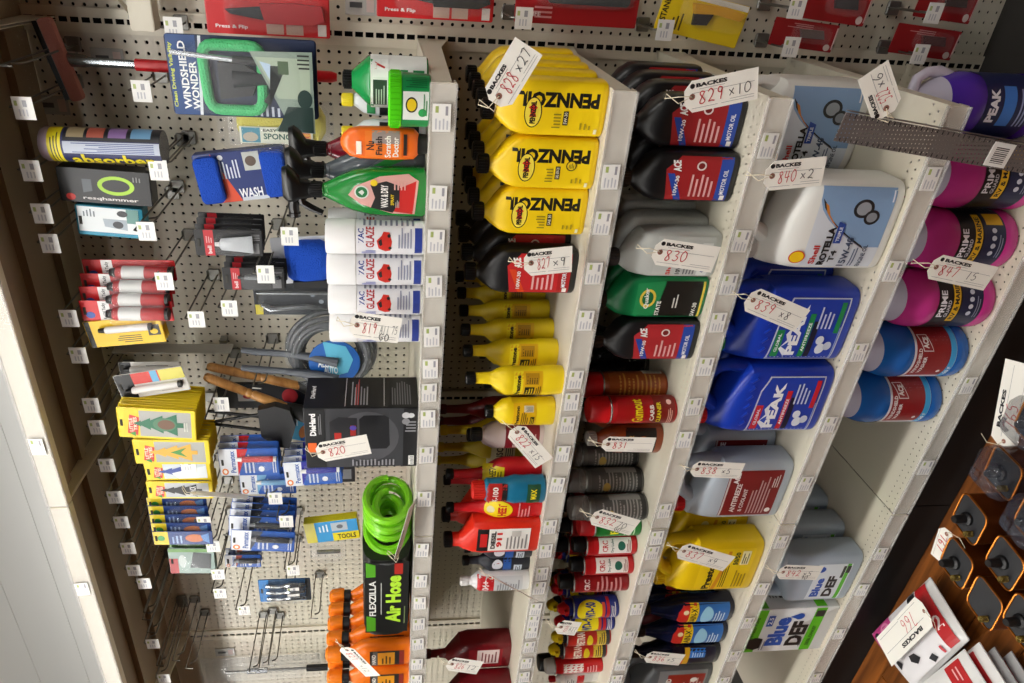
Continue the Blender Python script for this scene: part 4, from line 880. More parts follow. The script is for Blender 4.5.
# boxed charger
b = thing('charger_box'); DEPTH[b.name] = .125; CATS[b.name] = 'box'
q = MB(); q.rbox(0, 0, .131, .175, .125, .262, .002, C('#17171a', .4)); q.obj('carton', b)
print_ops(plane_surf(-.0625), [('r', -.49, .10, .49, .82, '#3c3d41'), ('e', .02, .45, .42, .28, '#55565b'), ('p', [(.34, .26), (.38, .30), (.38, .48), (.32, .52), (-.14, .52), (-.18, .48), (-.18, .28), (-.12, .25)], '#1c1d21'), ('p', [(.34, .54), (.36, .70), (.28, .78), (-.14, .78), (-.2, .72), (-.2, .54)], '#26272b'), ('r', -.02, .68, .1, .74, '#c02a20'), ('r', .05, .55, .22, .60, '#a82620'), ('r', -.1, .55, .02, .60, '#a82620'), ('e', .18, .575, .04, .03, '#5a4ab0'),
    ('r', -.49, .82, .49, .995, '#101013'), ('t', 'DieHard', .24, .925, .36, .055, 0, '#f1f1f1'), ('r', -.22, .90, -.06, .975, '#e8641c'), ('l', .08, .85, .44, .88, 2, False, '#8a8a8e'), ('r', -.49, .005, .49, .13, '#141417'), ('e', .38, .11, .05, .035, '#c8c8cc'), ('e', .28, .11, .05, .035, '#8c8c90'), ('e', .38, .065, .04, .03, '#c8c8cc'), ('l', .1, .02, .3, .12, 4, True, '#8c8c92'), ('r', -.46, .03, -.3, .08, '#e4e4e2'), ('l', -.45, .035, -.31, .075, 6, True, '#222226'), ('l', -.46, .2, -.34, .6, 12, False, '#9a9aa0')], .175, .262, b, first='front_print', flat=True)
print_ops(side_surf(.0875), [('r', -.49, .005, .49, .995, '#121215'), ('t', 'DieHard', 0, .93, .4, .04, 0, '#e8e8e8'), ('l', -.42, .44, .42, .60, 6, False, '#8e8e94'), ('l', -.42, .52, .42, .56, 2, False, '#b02a28'), ('l', -.42, .06, .42, .24, 8, False, '#6a6a70'), ('r', -.46, .64, .46, .645, '#c8c8cc'), ('r', -.46, .30, .46, .305, '#c8c8cc')], .125, .262, b, first='side_print', flat=True)
put(b, -.832, -.560, z, 'black boxed battery charger with white lettering and an orange square')
# lime air hose in a black sleeve
h = thing('air_hose'); DEPTH[h.name] = .24; CATS[h.name] = 'hose'
q = MB(); lime = C('#7fd020', .32); N = 10
q.tube([(.150 - .21 * t / (N * 24) + .012 * math.sin(t * .11), .085 * math.cos(t * PI / 12) + .02 * math.sin(t * PI / 120),   .068 + .058 * math.sin(t * PI / 12)) for t in range(N * 24)], .0102, lime, 8)
q.tube([(.135 - .19 * t / (7 * 24), .055 * math.cos(t * PI / 12), .066 + .035 * math.sin(t * PI / 12)) for t in range(7 * 24)], .0102, lime, 8); q.obj('coil', h)
q = MB(); q.loft([(-.25, .066, .118, 4, -.07, 0), (.05, .066, .118, 4, -.07, 0)], C('#141513', .5), 28, Matrix.Rotation(PI / 2, 4, 'Y')); q.obj('sleeve', h)
print_ops(lambda u, v, off: (u, -.1185 - off, v), [('r', -.235, .012, .045, .128, '#151614'), ('p', [(-.23, .10), (-.175, .10), (-.165, .125), (-.23, .125)], '#54a81e'), ('p', [(-.01, .10), (.035, .10), (.045, .125), (-.01, .125)], '#54a81e'), ('t', 'FLEXZILLA', -.095, .108, .14, .018, 0, '#eef0ea'), ('l', -.16, .082, .02, .088, 1, False, '#b8bab4'), ('t', 'Air Hose', -.10, .052, .19, .042, 0, '#b6e83a'), ('r', .0, .028, .04, .05, '#b0281c'), ('l', -.2, .018, -.12, .024, 1, False, '#7a8a5a')], 1, 1, h, first='label', flat=True)
q = MB(); q.tube([(.04, .1 * math.cos(a * PI / 12) * 1.22, .068 + .066 * math.sin(a * PI / 12) * 1.06) for a in range(24)], .003, M_CLEAR, 6, closed=True); q.obj('tie', h)
put(h, -1.27, -.585, z, 'coil of lime green air hose in a black sleeve')
orb = bottle('hand_cleaner_bottle', 'bottle', .098, .044, .225, [(0, .95, .95, 3), (.02, 1, 1, 3), (.55, 1, 1, 3), (.64, .9, .94, 2.8), (.72, .62, .72, 2.3), (.78, .42, .56, 2), (.81, .34, .5, 2)], C('#e8720f', .3), None,
    [('r', -.42, .08, .30, .52, '#22201e'), ('r', -.36, .2, .24, .42, '#e2981c'), ('p', [(-.42, .42), (.30, .42), (.30, .48), (-.42, .50)], '#5a5854'), ('t', 'HAND', -.06, .47, .46, .05, 0, '#ece8e0'), ('l', -.3, .24, .18, .38, 3, False, '#5a3a10'), ('r', -.42, .08, .3, .14, '#8c2a1c')])
q = MB(); q.loft([(.80 * .225, .020, .020, 2, 0, 0), (.90 * .225, .0195, .0195, 2, 0, 0)], C('#1a1a1c', .35), 20); q.obj('collar', orb)
q = MB(); q.loft([(.89 * .225, .024, .020, 3, 0, 0), (.93 * .225, .025, .021, 3, 0, 0), (1.06 * .225, .022, .018, 3, 0, 0), (1.09 * .225, .016, .010, 3, 0, 0)], C('#ee7d14', .3), 20); q.obj('cap', orb)
k = 0
for X, Y0, n in ((-1.635, -.575, 5), (-1.745, -.575, 4)):
    for j in range(n):
        put(orb, X + .004 * j, Y0 + j * .047, z, ['orange hand cleaner bottle in front, beside the hose sleeve', 'orange hand cleaner bottle hung with a paper tag'][X < -1.7] if j == 0 else 'orange hand cleaner bottle further back', None if j == 0 else 'orange bottles in the back rows')
# ------------------------------------------------------------------ pegboard: scan hooks, hanging packs
def hook(px, py, L=.30, plate=True, label='steel scan hook with white price plate on the pegboard', group='scan hooks on the pegboard', dz=.0):
    p = at(px, py, Y=-L); X, Z = p.x, min(p.z + .012, 2.372)
    t = thing('scan_hook', label, 'hook', (X, 0, Z), 0, group)
    q = MB(); q.rbox(0, -.006, -.004, .034, .008, .034, .004, C('#8c8b86', .4, .7)); q.tube([(-.012, -.008, .012), (.012, -.008, .012)], .004, M_STEEL, 6); q.obj('back_plate', t)
    q = MB(); q.tube([(0, -.008, -.014), (0, -L * .86, -.016), (0, -L * .90, -.010), (0, -L * .92, .002)], .0024, M_WIRE, 6); q.obj('prong', t)
    q = MB(); q.tube([(0, -.008, .012), (0, -L + .004, .013), (0, -L, .004)] if plate else [(0, -.008, .012), (0, -L, .013), (0, -L - .002, -.012)], .0022, M_WIRE, 6); q.obj('scan_arm', t)
    if plate:
        q = MB(); q.box(0, -L - .002, -.016, .046, .0016, .040, M_WHITE)
        q.add([(.005, -L - .0032, -.006), (.015, -L - .0032, -.006), (.015, -L - .0032, .0), (.005, -L - .0032, .0)], [(0, 1, 2, 3)], '#b3c078')
        for j in range(3): q.add([(-.016, -L - .0032, -.006 - j * .007), (-.002, -L - .0032, -.006 - j * .007), (-.002, -L - .0032, -.009 - j * .007), (-.016, -L - .0032, -.009 - j * .007)], [(0, 1, 2, 3)], '#c6c6cc')
        q.add([(.003, -L - .0032, -.024), (.016, -L - .0032, -.024), (.016, -L - .0032, -.016), (.003, -L - .0032, -.016)], [(0, 1, 2, 3)], '#a4a4aa')
        q.obj('price_plate', t, smooth=0)
    return t
TOPW = [(150, 'above the squeegee'), (200, 'above the printed tube'), (260, 'above the white and teal box'), (340, 'above the grease tubes'), (380, 'above the grey divider strip'), (480, 'above the air fresheners'), (560, 'above the scent vials'), (999, 'over the bare wire hooks')]
for px, py in ((22, 108), (12, 170), (28, 213), (42, 243), (62, 318), (63, 355), (87, 405), (90, 427), (101, 465), (107, 497), (114, 522), (122, 548), (130, 570), (143, 583), (141, 644), (163, 678)):
    wh = [s for m_, s in TOPW if py < m_][0]
    hook(px, py, .31, True, 'scan hook with white price plate under the high shelf, ' + wh, 'top row hooks ' + wh)
MIDW = {(140, 91): 'below the squeegee handle', (157, 170): 'at the foot of the printed tube', (145, 231): 'at the foot of the teal box', (163, 281): 'in front of the grease tubes', (195, 319): 'left of the grease tubes with bare board around', (228, 308): 'below the black carded tools', (288, 236): 'over the blue wash mitt', (264, 274): 'in front of the black carded tools', (220, 404): 'in front of the wooden-handled brushes', (187, 465): 'in front of the air fresheners', (274, 498): 'above the tilted sealant cards', (285, 521): 'in front of the tilted sealant cards', (292, 570): 'above the chrome fittings', (292, 591): 'in front of the chrome fittings', (243, 610): 'alone on bare board near the chrome fittings'}
for px, py, L in ((140, 91, .20), (157, 170, .27), (145, 231, .28), (163, 281, .30), (195, 319, .27), (228, 308, .24), (288, 236, .30), (264, 274, .33), (220, 404, .27), (187, 465, .33), (203, 522, .30), (212, 546, .30), (217, 574, .28), (219, 593, .25), (243, 610, .20), (274, 498, .28), (285, 521, .32), (292, 570, .27), (292, 591, .24)):
    wh = MIDW.get((px, py), 'beside the scent vials')
    hook(px, py, L, True, 'scan hook with white price plate ' + wh, 'hooks ' + wh)
for px, py, L in ((13, 66, .33), (165, 166, .26), (152, 222, .27), (262, 388, .27), (205, 470, .28), (136, 620, .28), (147, 612, .26), (154, 632, .27), (256, 672, .25), (266, 668, .25), (275, 665, .22), (164, 665, .28), (180, 660, .26), (193, 668, .24), (318, 618, .2)):
    hook(px, py, L, False, 'bare steel double-wire hook on the pegboard', 'bare wire hooks')
HR = ('steel scan hook with white price plate on the neighbouring knife panel', 'scan hooks on the knife panel')
for px, py, L in ((172, 28, .12), (522, 18, .14), (663, 30, .13), (795, 8, .14), (789, 47, .13), (932, 13, .14), (918, 54, .13)):
    hook(px, py, L, True, *HR)

def pc(cx, cy, dx, dy, Y):
    a = at(cx, cy, Y=Y); h = abs(at(cx - dx / 2, cy, Y=Y).z - at(cx + dx / 2, cy, Y=Y).z); w_ = abs(at(cx, cy - dy / 2, Y=Y).x - at(cx, cy + dy / 2, Y=Y).x)
    return a, w_, h
def pack(name, cat, label, cx, cy, dx, dy, Y, th, col, ops, tilt=0, n=1, gap=.008, group=None, drift=(0, 0), build=None, back_label=None, hole=True):
    """flat hanging pack; its front face centre is at the pixel on the plane Y; n copies hang behind it on the same hook"""
    a, W, H = pc(cx, cy, dx, dy, Y)
    t = thing(name, label, cat, (a.x, Y + th / 2, a.z), 0, None)
    q = MB(); q.rbox(0, 0, 0, W, th, H, min(W, H) * .05, col); q.obj('card', t)
    if ops: print_ops(plane_surf(-th / 2), ops, W, H, t, v0=0, first='front_print', flat=True)
    if hole:
        q = MB(); q.prism([(-.010, H * .5 - .013), (.010, H * .5 - .013), (.010, H * .5 - .007), (-.010, H * .5 - .007)], -th / 2 - .0022, -th / 2 - .0006, C('#3a3833', .8)); q.obj('hang_slot', t, smooth=0)
    if build: build(t, W, H, th)
    t.rotation_euler = (0, math.radians(tilt), 0)
    for j in range(1, n):
        c = copy_tree(t)
        c.location = (a.x + drift[0] * j, Y + th / 2 + gap * j, a.z + drift[1] * j)
        c.rotation_euler = (0, math.radians(tilt + random.uniform(-1.5, 1.5)), random.uniform(-.02, .02))
        c['label'] = back_label or label.replace(', hanging in front', '') + ', hanging behind the front one'; c['group'] = group or (name.replace('_', ' ') + ' stack')
    return t, W, H
def bubble(u, v, du, dv, dep, mt=None):
    def f(t, W, H, th):
        q = MB(); w_, h_ = du * W / 2, dv * H / 2
        q.loft([(0, w_, h_, 4, 0, 0), (dep * .8, w_ * .95, h_ * .95, 4, 0, 0), (dep, w_ * .85, h_ * .88, 4, 0, 0)], mt or M_CLEAR, 20, Matrix.Translation((u * W, -th / 2, v * H)) @ Matrix.Rotation(PI / 2, 4, 'X'))
        q.obj('blister', t)
    return f
def tube_in(u, v0, v1, r, col, cap, band=None):
    def f(t, W, H, th):
        q = MB(); y = -th / 2 - r * .9
        q.tube([(u * W, y, v0 * H), (u * W, y, v0 * H + .004), (u * W, y, v1 * H - .004), (u * W, y, v1 * H)], [r * .9, r, r, r * .9], col, 14); q.obj('tube', t)
        q = MB(); q.tube([(u * W, y, v1 * H), (u * W, y, v1 * H + .016)], [r * .8, r * .6], cap, 12); q.obj('nozzle', t); q = MB(); q.tube([(u * W, y, v0 * H - .008), (u * W, y, v0 * H)], [r * .95, r * .95], cap, 12); q.obj('cap', t)
        if band:
            q = MB(); q.tube([(u * W, y, (v0 * .55 + v1 * .45) * H), (u * W, y, (v0 * .12 + v1 * .88) * H)], r * 1.02, band, 14); q.obj('band', t)
    return f
def both(*fs):
    def f(t, W, H, th):
        for g in fs: g(t, W, H, th)
    return f

# squeegee
a = at(62, 60, Y=-.11); b = at(337, 77, Y=-.11)
t = thing('squeegee', 'long squeegee with red mesh pad and red grip hanging on the pegboard', 'squeegee', (a.x, -.11, a.z)); HL = a.z - b.z
q = MB(); q.rbox(0, 0, .0, .178, .024, .028, .008, C('#bf7c70', .9, bump=1, bscale=500)); q.obj('mesh_pad', t)
q = MB(); q.box(.0, .012, .024, .172, .005, .022, C('#141414', .5)); q.box(0, .012, .016, .178, .012, .012, M_STEEL); q.obj('rubber_blade', t)
q = MB(); q.tube([(0, .01, -.01), (0, .005, -.045), (0, .0, -.06), (0, 0, -HL * .27)], [.016, .014, .010, .0095], C('#9aa0a4', .25, .9), 12); q.obj('ferrule', t)
q = MB(); q.tube([(0, 0, -HL * .26), (0, 0, -HL * .9), (0, 0, -HL * .98), (0, 0, -HL)], [.0135, .0135, .013, .009], C('#c0141c', .35), 14); q.obj('grip', t)
t.rotation_euler = (0, math.radians(1), 0)
for o in t.children:
    if o.name.startswith(('mesh_pad', 'rubber_blade')): o.rotation_euler = (0, math.radians(-13), 0)
# windshield cleaner in blister
NAVYC = '#15264a'
a, W, H = pc(244, 78, 148, 80, -.27)
def ww(t, W, H, th):
    q = MB()
    cs = [(-.40, .24), (.40, .26), (.40, -.14), (-.40, -.12)]; pts = []
    for i in range(4):
        c0, a0, b0 = Vector(cs[i]), Vector(cs[i - 1]), Vector(cs[(i + 1) % 4]); p0 = c0.lerp(a0, .22); p2 = c0.lerp(b0, .22)
        pts += [tuple(p0.lerp(c0, k / 4).lerp(c0.lerp(p2, k / 4), k / 4)) for k in range(5)]
    q.tube([(u * W, -th / 2 - .010, v * H) for u, v in pts], .0115, C('#4fc47c', .9, bump=1, bscale=260), 10, closed=True); q.obj('green_pad', t)
    q = MB(); q.prism([(u * W, v * H) for u, v in ((-.26, .16), (.20, .16), (.18, -.02), (.06, -.12), (-.2, -.06))], -th / 2 - .018, -th / 2 - .002, C('#1c1d20', .4)); fixnormals(q.obj('head', t))
    q = MB(); q.tube([(.0, -th / 2 - .014, .06 * H), (.02 * W, -th / 2 - .016, -.28 * H)], [.018, .009], C('#26282b', .4), 12); q.obj('neck', t)
    q = MB(); q.tube([(.30 * W, -th / 2 - .022, .45 * H), (.24 * W, -th / 2 - .022, .05 * H)], .0055, C('#b8bcc0', .25, .9), 10); q.tube([(.24 * W, -th / 2 - .022, .05 * H), (.22 * W, -th / 2 - .022, -.28 * H)], .008, C('#151517', .4), 10); q.obj('wand', t)
    q = MB(); q.prism([(u * W, v * H) for u, v in ((.36, -.07), (-.45, -.28), (-.62, -.20), (-.64, -.48), (.38, -.48))], -th / 2 - .034, -th / 2 - .031, C('#8a9c90', .3)); o = q.obj('picture_card', t)
    print_ops(plane_surf(-th / 2 - .034), [('p', [(.30, -.10), (-.2, -.24), (-.2, -.46), (.30, -.46)], '#a9b9a4'), ('p', [(.25, -.13), (.0, -.20), (.02, -.24), (.22, -.2)], '#bcd4ea'), ('p', [(.2, -.2), (.2, -.28), (.1, -.28), (-.24, -.14), (-.3, -.18), (.04, -.26)], '#1e2a22'), ('p', [(.1, -.25), (.26, -.25), (.26, -.32), (.1, -.32)], '#3f5a34'), ('p', [(-.3, -.30), (-.62, -.22), (-.63, -.47), (-.3, -.47)], '#15302c'), ('e', -.2, -.42, .12, .05, '#17342f'), ('l', .16, -.46, .36, -.36, 4, True, '#2a2c2a')], W, H, o, first='photo_print', flat=True)
    bubble(0, .0, .92, .84, .042)(t, W, H, th)
pack('window_cleaner_pack', 'pack', 'blister pack with green cleaning pad and black wand', 244, 78, 148, 80, -.27, .004, C(NAVYC, .35),
     [('r', -.49, -.49, .49, .49, NAVYC), ('r', -.49, .30, .49, .49, '#27477e'), ('t', 'Clean Driving Visibility', -.0, .47, .8, .032, 0, '#c8d24a'), ('t', 'WINDSHIELD', .0, .395, .84, .05, 0, '#f0f2f4'), ('t', 'WONDER', -.12, .335, .60, .05, 0, '#f0f2f4'), ('p', [(-.49, .30), (.49, .26), (.49, .28), (-.49, .32)], '#d8dee6'), ('l', -.48, -.24, -.30, -.04, 5, False, '#c8d0e0')], build=ww, hole=False)
# sponge
def sponge_build(t, W, H, th):
    q = MB(); q.loft([(-H * .42, W * .18, .02, 2.4, 0, 0), (-H * .36, W * .40, .03, 3, 0, 0), (-H * .18, W * .46, .032, 3, 0, 0), (0, W * .40, .03, 3, .0, 0), (H * .16, W * .46, .032, 3, 0, 0), (H * .34, W * .42, .03, 3, 0, 0), (H * .40, W * .2, .02, 2.4, 0, 0)], C('#d9cf62', .95, bump=.8, bscale=300), 28); q.obj('sponge', t)
    q = MB(); q.box(-.20 * W, -.034, .03 * H, W * .36, .001, H * .68, C('#e9ecdc', .6)); o = q.obj('paper_label', t)
    print_ops(lambda x, zz, off: (x, -.0346 - off, zz), [('r', -.37, -.30, -.03, .36, '#e6ead8'), ('r', -.36, .18, -.04, .35, '#4a90a8'), ('t', 'SPONGE', -.22, .0, .13, .30, -90, '#1c5a4c'), ('t', 'EASY GRIP', -.09, .02, .06, .26, -90, '#2a3a34'), ('r', -.35, -.29, -.06, -.15, '#d89a3c'), ('l', -.34, -.28, -.08, -.16, 3, True, '#b85a2c'), ('e', -.24, .27, .1, .07, '#b8b0a0')], W, H, o, first='print', flat=True)
    bubble(0, .05, 1.12, 1.05, .045, film('sponge_bag', '#dfe2e4', .06, .1, .5, 30))(t, W, H, .05)
pack('sponge_pack', 'sponge', 'pale yellow figure-eight sponge in a clear bag', 281, 123, 106, 46, -.20, .002, M_CLEAR, None, build=sponge_build, hole=False)
# blue scraper brush
def brush_build(t, W, H, th):
    blue = C('#1448b4', .95, bump=1, bscale=350)
    for s in (1, -1):
        q = MB(); q.rbox(0, -.012, s * H * .36, W * .9, .04, H * .26, .012, blue); q.obj('bristle_block', t)
    q = MB(); q.tube([(-.3 * W, 0, -.5 * H), (-.38 * W, 0, -.62 * H)], .010, C('#141416'), 10); q.obj('stub', t)
pack('scraper_brush', 'brush', 'bright blue scrubbing brush in a blue and red card sleeve', 243, 176, 92, 50, -.25, .028, C('#1b2f6a', .4),
     [('r', -.49, -.24, .49, .30, '#1c2f6c'), ('p', [(.49, .30), (-.49, .30), (-.49, .06)], '#d2451e'), ('r', .1, -.22, .46, -.04, '#b9bcb6'), ('e', .28, -.12, .1, .06, '#5a4a40'), ('l', -.02, .02, .34, .24, 6, False, '#d2d8e8'), ('t', 'WASH', -.34, -.05, .2, .26, -90, '#eceef4'), ('r', -.49, -.24, -.42, .06, '#c8cdd8'), ('e', .4, .2, .05, .03, '#e8eaf0')], tilt=-8, build=brush_build, hole=False)
# absorber tube
a, W, H = pc(104, 150, 112, 33, -.28); R_ = W / 2
t = thing('chamois_tube', 'shiny printed tube with yellow end band hanging above a black box', 'tube', (a.x, -.28 + R_, a.z))
S_ = [(-H / 2, R_, R_, 2, 0, 0), (H / 2, R_, R_, 2, 0, 0)]
q = MB(); q.loft(S_, C('#26304e', .2), 28); q.obj('body', t)
q = MB(); q.loft([(H / 2, R_ * 1.03, R_ * 1.03, 2, 0, 0), (H / 2 + .012, R_ * 1.03, R_ * 1.03, 2, 0, 0), (H / 2 + .02, R_ * .9, R_ * .9, 2, 0, 0)], C('#b9a9b8', .25), 28); q.obj('lid', t)
print_ops(surf_of(S_, 'cyl'), [('r', -1.2, -.5, 1.2, .5, '#23285a'), ('r', -1.2, .38, 1.2, .5, '#e6d41c'), ('l', -.9, .40, .9, .48, 3, False, '#3a3a1a'), ('r', .25, -.5, 1.0, .36, '#15161c'), ('r', .35, .18, .85, .33, '#9a8a6a'), ('r', .35, 0, .85, .15, '#b05a4a'), ('r', .35, -.2, .85, -.04, '#8a6aa0'), ('r', .35, -.42, .85, -.24, '#6a9ac0'), ('r', -.12, -.5, .22, .36, '#b8c0d0'), ('l', -.1, -.45, .2, .3, 6, True, '#3a4a8a'), ('t', 'absorber', -.35, -.06, .42, .74, -90, '#e6d41c'), ('r', -.7, -.5, -.62, .36, '#2a48b4'), ('l', -.85, -.4, -.72, .3, 2, True, '#c8c8d8')], W, H, t, curved=True)
# boxes below
pack('rescue_hammer_box', 'box', 'black box with lime loop picture hanging under the printed tube', 105, 187, 92, 34, -.25, .045, C('#141416', .35), [('r', -.49, -.49, .49, .49, '#18181b'), ('e', .05, -.12, .28, .20, '#a8d432'), ('e', .05, -.12, .18, .15, '#18181b'), ('p', [(.2, .14), (.2, .24), (-.2, .24), (-.14, .14)], '#5a6066'), ('t', 'resqhammer', -.36, -.05, .12, .6, -90, '#d8d4d2'), ('e', -.34, .38, .1, .05, '#c8261c'), ('l', .2, -.4, .36, -.3, 3, False, '#8a8a8a')], tilt=3, hole=False)
pack('phone_mount_box', 'box', 'white and teal box with a grey mount picture', 110, 222, 66, 30, -.24, .045, C('#1d7f98', .4), [('r', -.46, -.44, .46, .47, '#e6ecee'), ('p', [(.1, .1), (.1, -.26), (-.25, -.26), (-.16, .08)], '#a8b4be'), ('e', -.08, -.12, .12, .08, '#2a3038'), ('r', -.46, -.44, -.36, .47, '#1d8fb0'), ('r', -.0, -.44, .46, -.26, '#5f8f88'), ('l', .14, .2, .4, .4, 4, False, '#7a848c'), ('e', .3, -.2, .1, .08, '#2a2c30')], tilt=4)
# grease tubes on red cards
for j, (cx, cy) in enumerate(((130, 270), (128, 284), (127, 297), (127, 311))):
    pack('grease_pack', 'pack', 'red carded silver and red grease tube, one of four hanging together', cx, cy, 92, 20, -.22 - .022 * j, .002, C('#c4161c', .4),
         [('r', -.49, .30, .49, .49, '#d01c22'), ('r', -.49, .18, .49, .30, '#e6e4e2'), ('t', 'Red N Tacky', -.0, .24, .8, .05, 0, '#2a2a2c'), ('e', -.2, .4, .16, .05, '#3456a8')], build=both(tube_in(0, -.44, .12, .0165, C('#b6161c', .3), M_BLACK, C('#dcdcda', .35)), bubble(0, -.15, .96, .66, .038)), group='carded grease tubes')
    if True: bpy.data.objects[[o.name for o in COL.objects if o.name.startswith('grease_pack')][-1]]['group'] = 'carded grease tubes'
pack('adhesive_card', 'pack', 'yellow card with a white tube and black cap', 125, 332, 78, 26, -.29, .002, C('#e4b912', .4), [('r', -.49, -.49, .49, .49, '#e8c01a'), ('r', -.49, .42, .49, .49, '#1a1814'), ('l', -.4, -.2, -.1, .2, 4, True, '#4a3c10'), ('r', -.2, -.46, .2, -.3, '#2a2a22'), ('e', -.05, -.38, .1, .05, '#e8c01a')], tilt=-6, n=3, gap=.014, build=tube_in(.18, -.34, .22, .009, C('#e8e6e2', .35), M_BLACK))
# divider sign
a, W, H = pc(170, 356, 120, 10, -.12)
t = thing('divider_sign', 'grey plastic divider strip standing out from the pegboard', 'sign', (a.x, -.12, a.z))
q = MB(); q.box(0, .04, 0, .0025, .05, H, C('#b5b3aa', .4)); q.obj('plate', t); q = MB(); q.box(0, .09, H * .4, .012, .03, .02, M_STEEL); q.box(0, .09, -H * .4, .012, .03, .02, M_STEEL); q.obj('clip', t)
pack('sealant_card', 'pack', 'black, red and white carded tube in front of a greyish one', 152, 383, 72, 24, -.29, .002, C('#e6e4de', .4), [('r', -.49, -.49, .49, .49, '#e8e6e0'), ('r', -.49, .25, .49, .49, '#171719'), ('r', .05, -.49, .49, .25, '#cf3a30'), ('r', .05, -.12, .49, -.02, '#6ab0d8'), ('r', .05, -.49, .49, -.14, '#d8d060'), ('l', -.4, -.4, .0, .1, 4, True, '#c8c0b8')], tilt=-10, build=tube_in(-.12, -.38, .28, .010, C('#e4e2de', .35), M_BLACK))
pack('sealant_card', 'pack', 'white carded tube with black cap hanging under the divider', 150, 368, 62, 12, -.22, .002, C('#d9d8d2', .4), [('r', -.49, -.49, .49, .49, '#dedcd6'), ('r', -.49, .3, .49, .49, '#202022'), ('l', -.4, -.3, .3, .2, 4, True, '#8a8884')], build=tube_in(0, -.4, .3, .009, C('#d8d6d2', .35), M_BLACK))
# air fresheners
def tree(col): return ('p', [(0, .30), (.10, .20), (.06, .20), (.20, .08), (.12, .08), (.30, -.08), (.18, -.08), (.36, -.26), (.08, -.26), (.08, -.34), (-.08, -.34), (-.08, -.26), (-.36, -.26), (-.18, -.08), (-.30, -.08), (-.12, .08), (-.20, .08), (-.06, .20), (-.10, .20)], col)
def fresh(cx, cy, dx, dy, Y, tilt, tc, n, extra, lab, bgc='#a9a9a4'):
    ops = [('r', -.49, -.49, .49, .49, '#ecd021'), ('r', -.42, -.44, .42, .22, bgc), ('p', [(-.49, .26), (.49, .22), (.49, .40), (-.49, .44)], '#e6c814'), ('p', [(-.40, .25), (.20, .22), (.28, .34), (-.34, .38)], '#cf3324'), ('t', 'LITTLE', -.06, .33, .44, .045, 0, '#f0e6c8'), ('t', 'TREES', -.02, .275, .44, .045, 0, '#f0e6c8'), ('p', [(-.44, .28), (-.34, .36), (-.28, .28)], '#2f8a2e'), tree(tc)] + extra
    pack('air_freshener', 'air freshener', lab, cx, cy, dx, dy, Y, .0025, C('#ecd021', .35), ops, tilt=tilt, n=n, gap=.011, group='air freshener packs hanging behind the ' + lab.split(' with ')[1].split(',')[0], back_label='yellow air freshener pack hanging behind the one with ' + lab.split(' with ')[1].split(',')[0])
fresh(157, 424, 78, 30, -.34, 5, '#1d6a4a', 11, [('e', .0, -.1, .22, .15, '#4a7a5a'), ('e', .0, -.12, .16, .11, '#6a4a34'), ('l', -.2, -.4, .2, -.34, 2, False, '#d8dcd0')], 'yellow air freshener pack with a dark green tree and brown oval, hanging in front')
fresh(172, 452, 76, 24, -.34, 2, '#dca93a', 9, [('p', [(-.2, -.2), (0, .02), (.2, -.2), (0, -.12)], '#3f8a3a')], 'yellow air freshener pack with a golden tree, hanging in front')
fresh(178, 471, 66, 17, -.33, 0, '#3a4e9a', 4, [('p', [(-.42, -.44), (.3, -.44), (-.1, .1), (-.42, .0)], '#dfe6ea')], 'yellow air freshener pack with a blue tree, hanging in front', '#c9d2d8')
fresh(180, 490, 66, 17, -.33, 2, '#1b1d20', 6, [('t', 'BLACK', .0, -.2, .5, .1, 0, '#d8d8d8')], 'yellow air freshener pack with a black tree, hanging in front', '#b9bcc0')
for j in range(5):
    pack('scent_vial_pack', 'pack', 'blue and orange scent vial pack, one of five in a slanting file' , 177 + j * 1.5, 504 + j * 8.5, 60, 13, -.25 - .018 * j, .003, C('#1c3a78', .4), [('r', -.49, -.49, .49, .49, '#1d3c7e'), ('r', -.49, .24, .49, .49, '#e0c82a'), ('e', .0, .36, .2, .06, '#3a9a4a'), ('e', 0, -.2, .3, .16, '#c86a2c'), ('l', -.4, .0, .4, .2, 3, False, '#9ab4dc'), ('p', [(-.4, -.44), (.4, -.44), (.2, -.3), (-.2, -.34)], '#5a8ac8')], tilt=2, build=bubble(0, -.15, .9, .62, .012))
    [o for o in COL.objects if o.name.startswith('scent_vial_pack')][-1]['group'] = 'scent vial packs'
pack('vent_clip_pack', 'pack', 'teal-grey pack with a dark clip, red corner', 192, 561, 46, 25, -.28, .003, C('#8aa39a', .4), [('r', -.49, -.49, .49, .49, '#93aaa2'), ('r', -.49, .3, .1, .49, '#b4262a'), ('p', [(-.3, -.4), (.3, -.44), (.36, -.05), (-.26, .05)], '#2b3236'), ('e', .0, .2, .26, .08, '#c8d4d0'), ('r', .36, -.49, .49, .49, '#6a9a52')], tilt=3, build=bubble(0, -.1, .8, .7, .015), n=2, gap=.02)
# black carded parts
bops = [('r', -.49, -.49, .49, .49, '#151517'), ('r', -.49, .22, .49, .36, '#b8202a'), ('t', 'bell', -.26, .29, .3, .06, 0, '#e8d8d8'), ('l', .0, .24, .3, .34, 3, False, '#d8a8a8'), ('r', -.4, -.44, .0, -.3, '#6a6a6c'), ('l', .1, -.46, .36, -.28, 4, True, '#8a8a8c')]
def whitetube(t, W, H, th):
    q = MB(); q.loft([(-.36 * H, W * .33, .003, 2, 0, -.010), (-.1 * H, W * .27, .008, 2, 0, -.010), (.10 * H, W * .22, .009, 2, 0, -.010), (.13 * H, W * .1, .006, 2, 0, -.010)], C('#b9bdc2', .35), 16); q.obj('tube', t)
    q = MB(); q.tube([(0, -.010, .13 * H), (0, -.010, .19 * H)], [.006, .005], C('#d8d8d8'), 10); q.obj('cap', t)
    bubble(0, -.1, .85, .62, .022)(t, W, H, th)
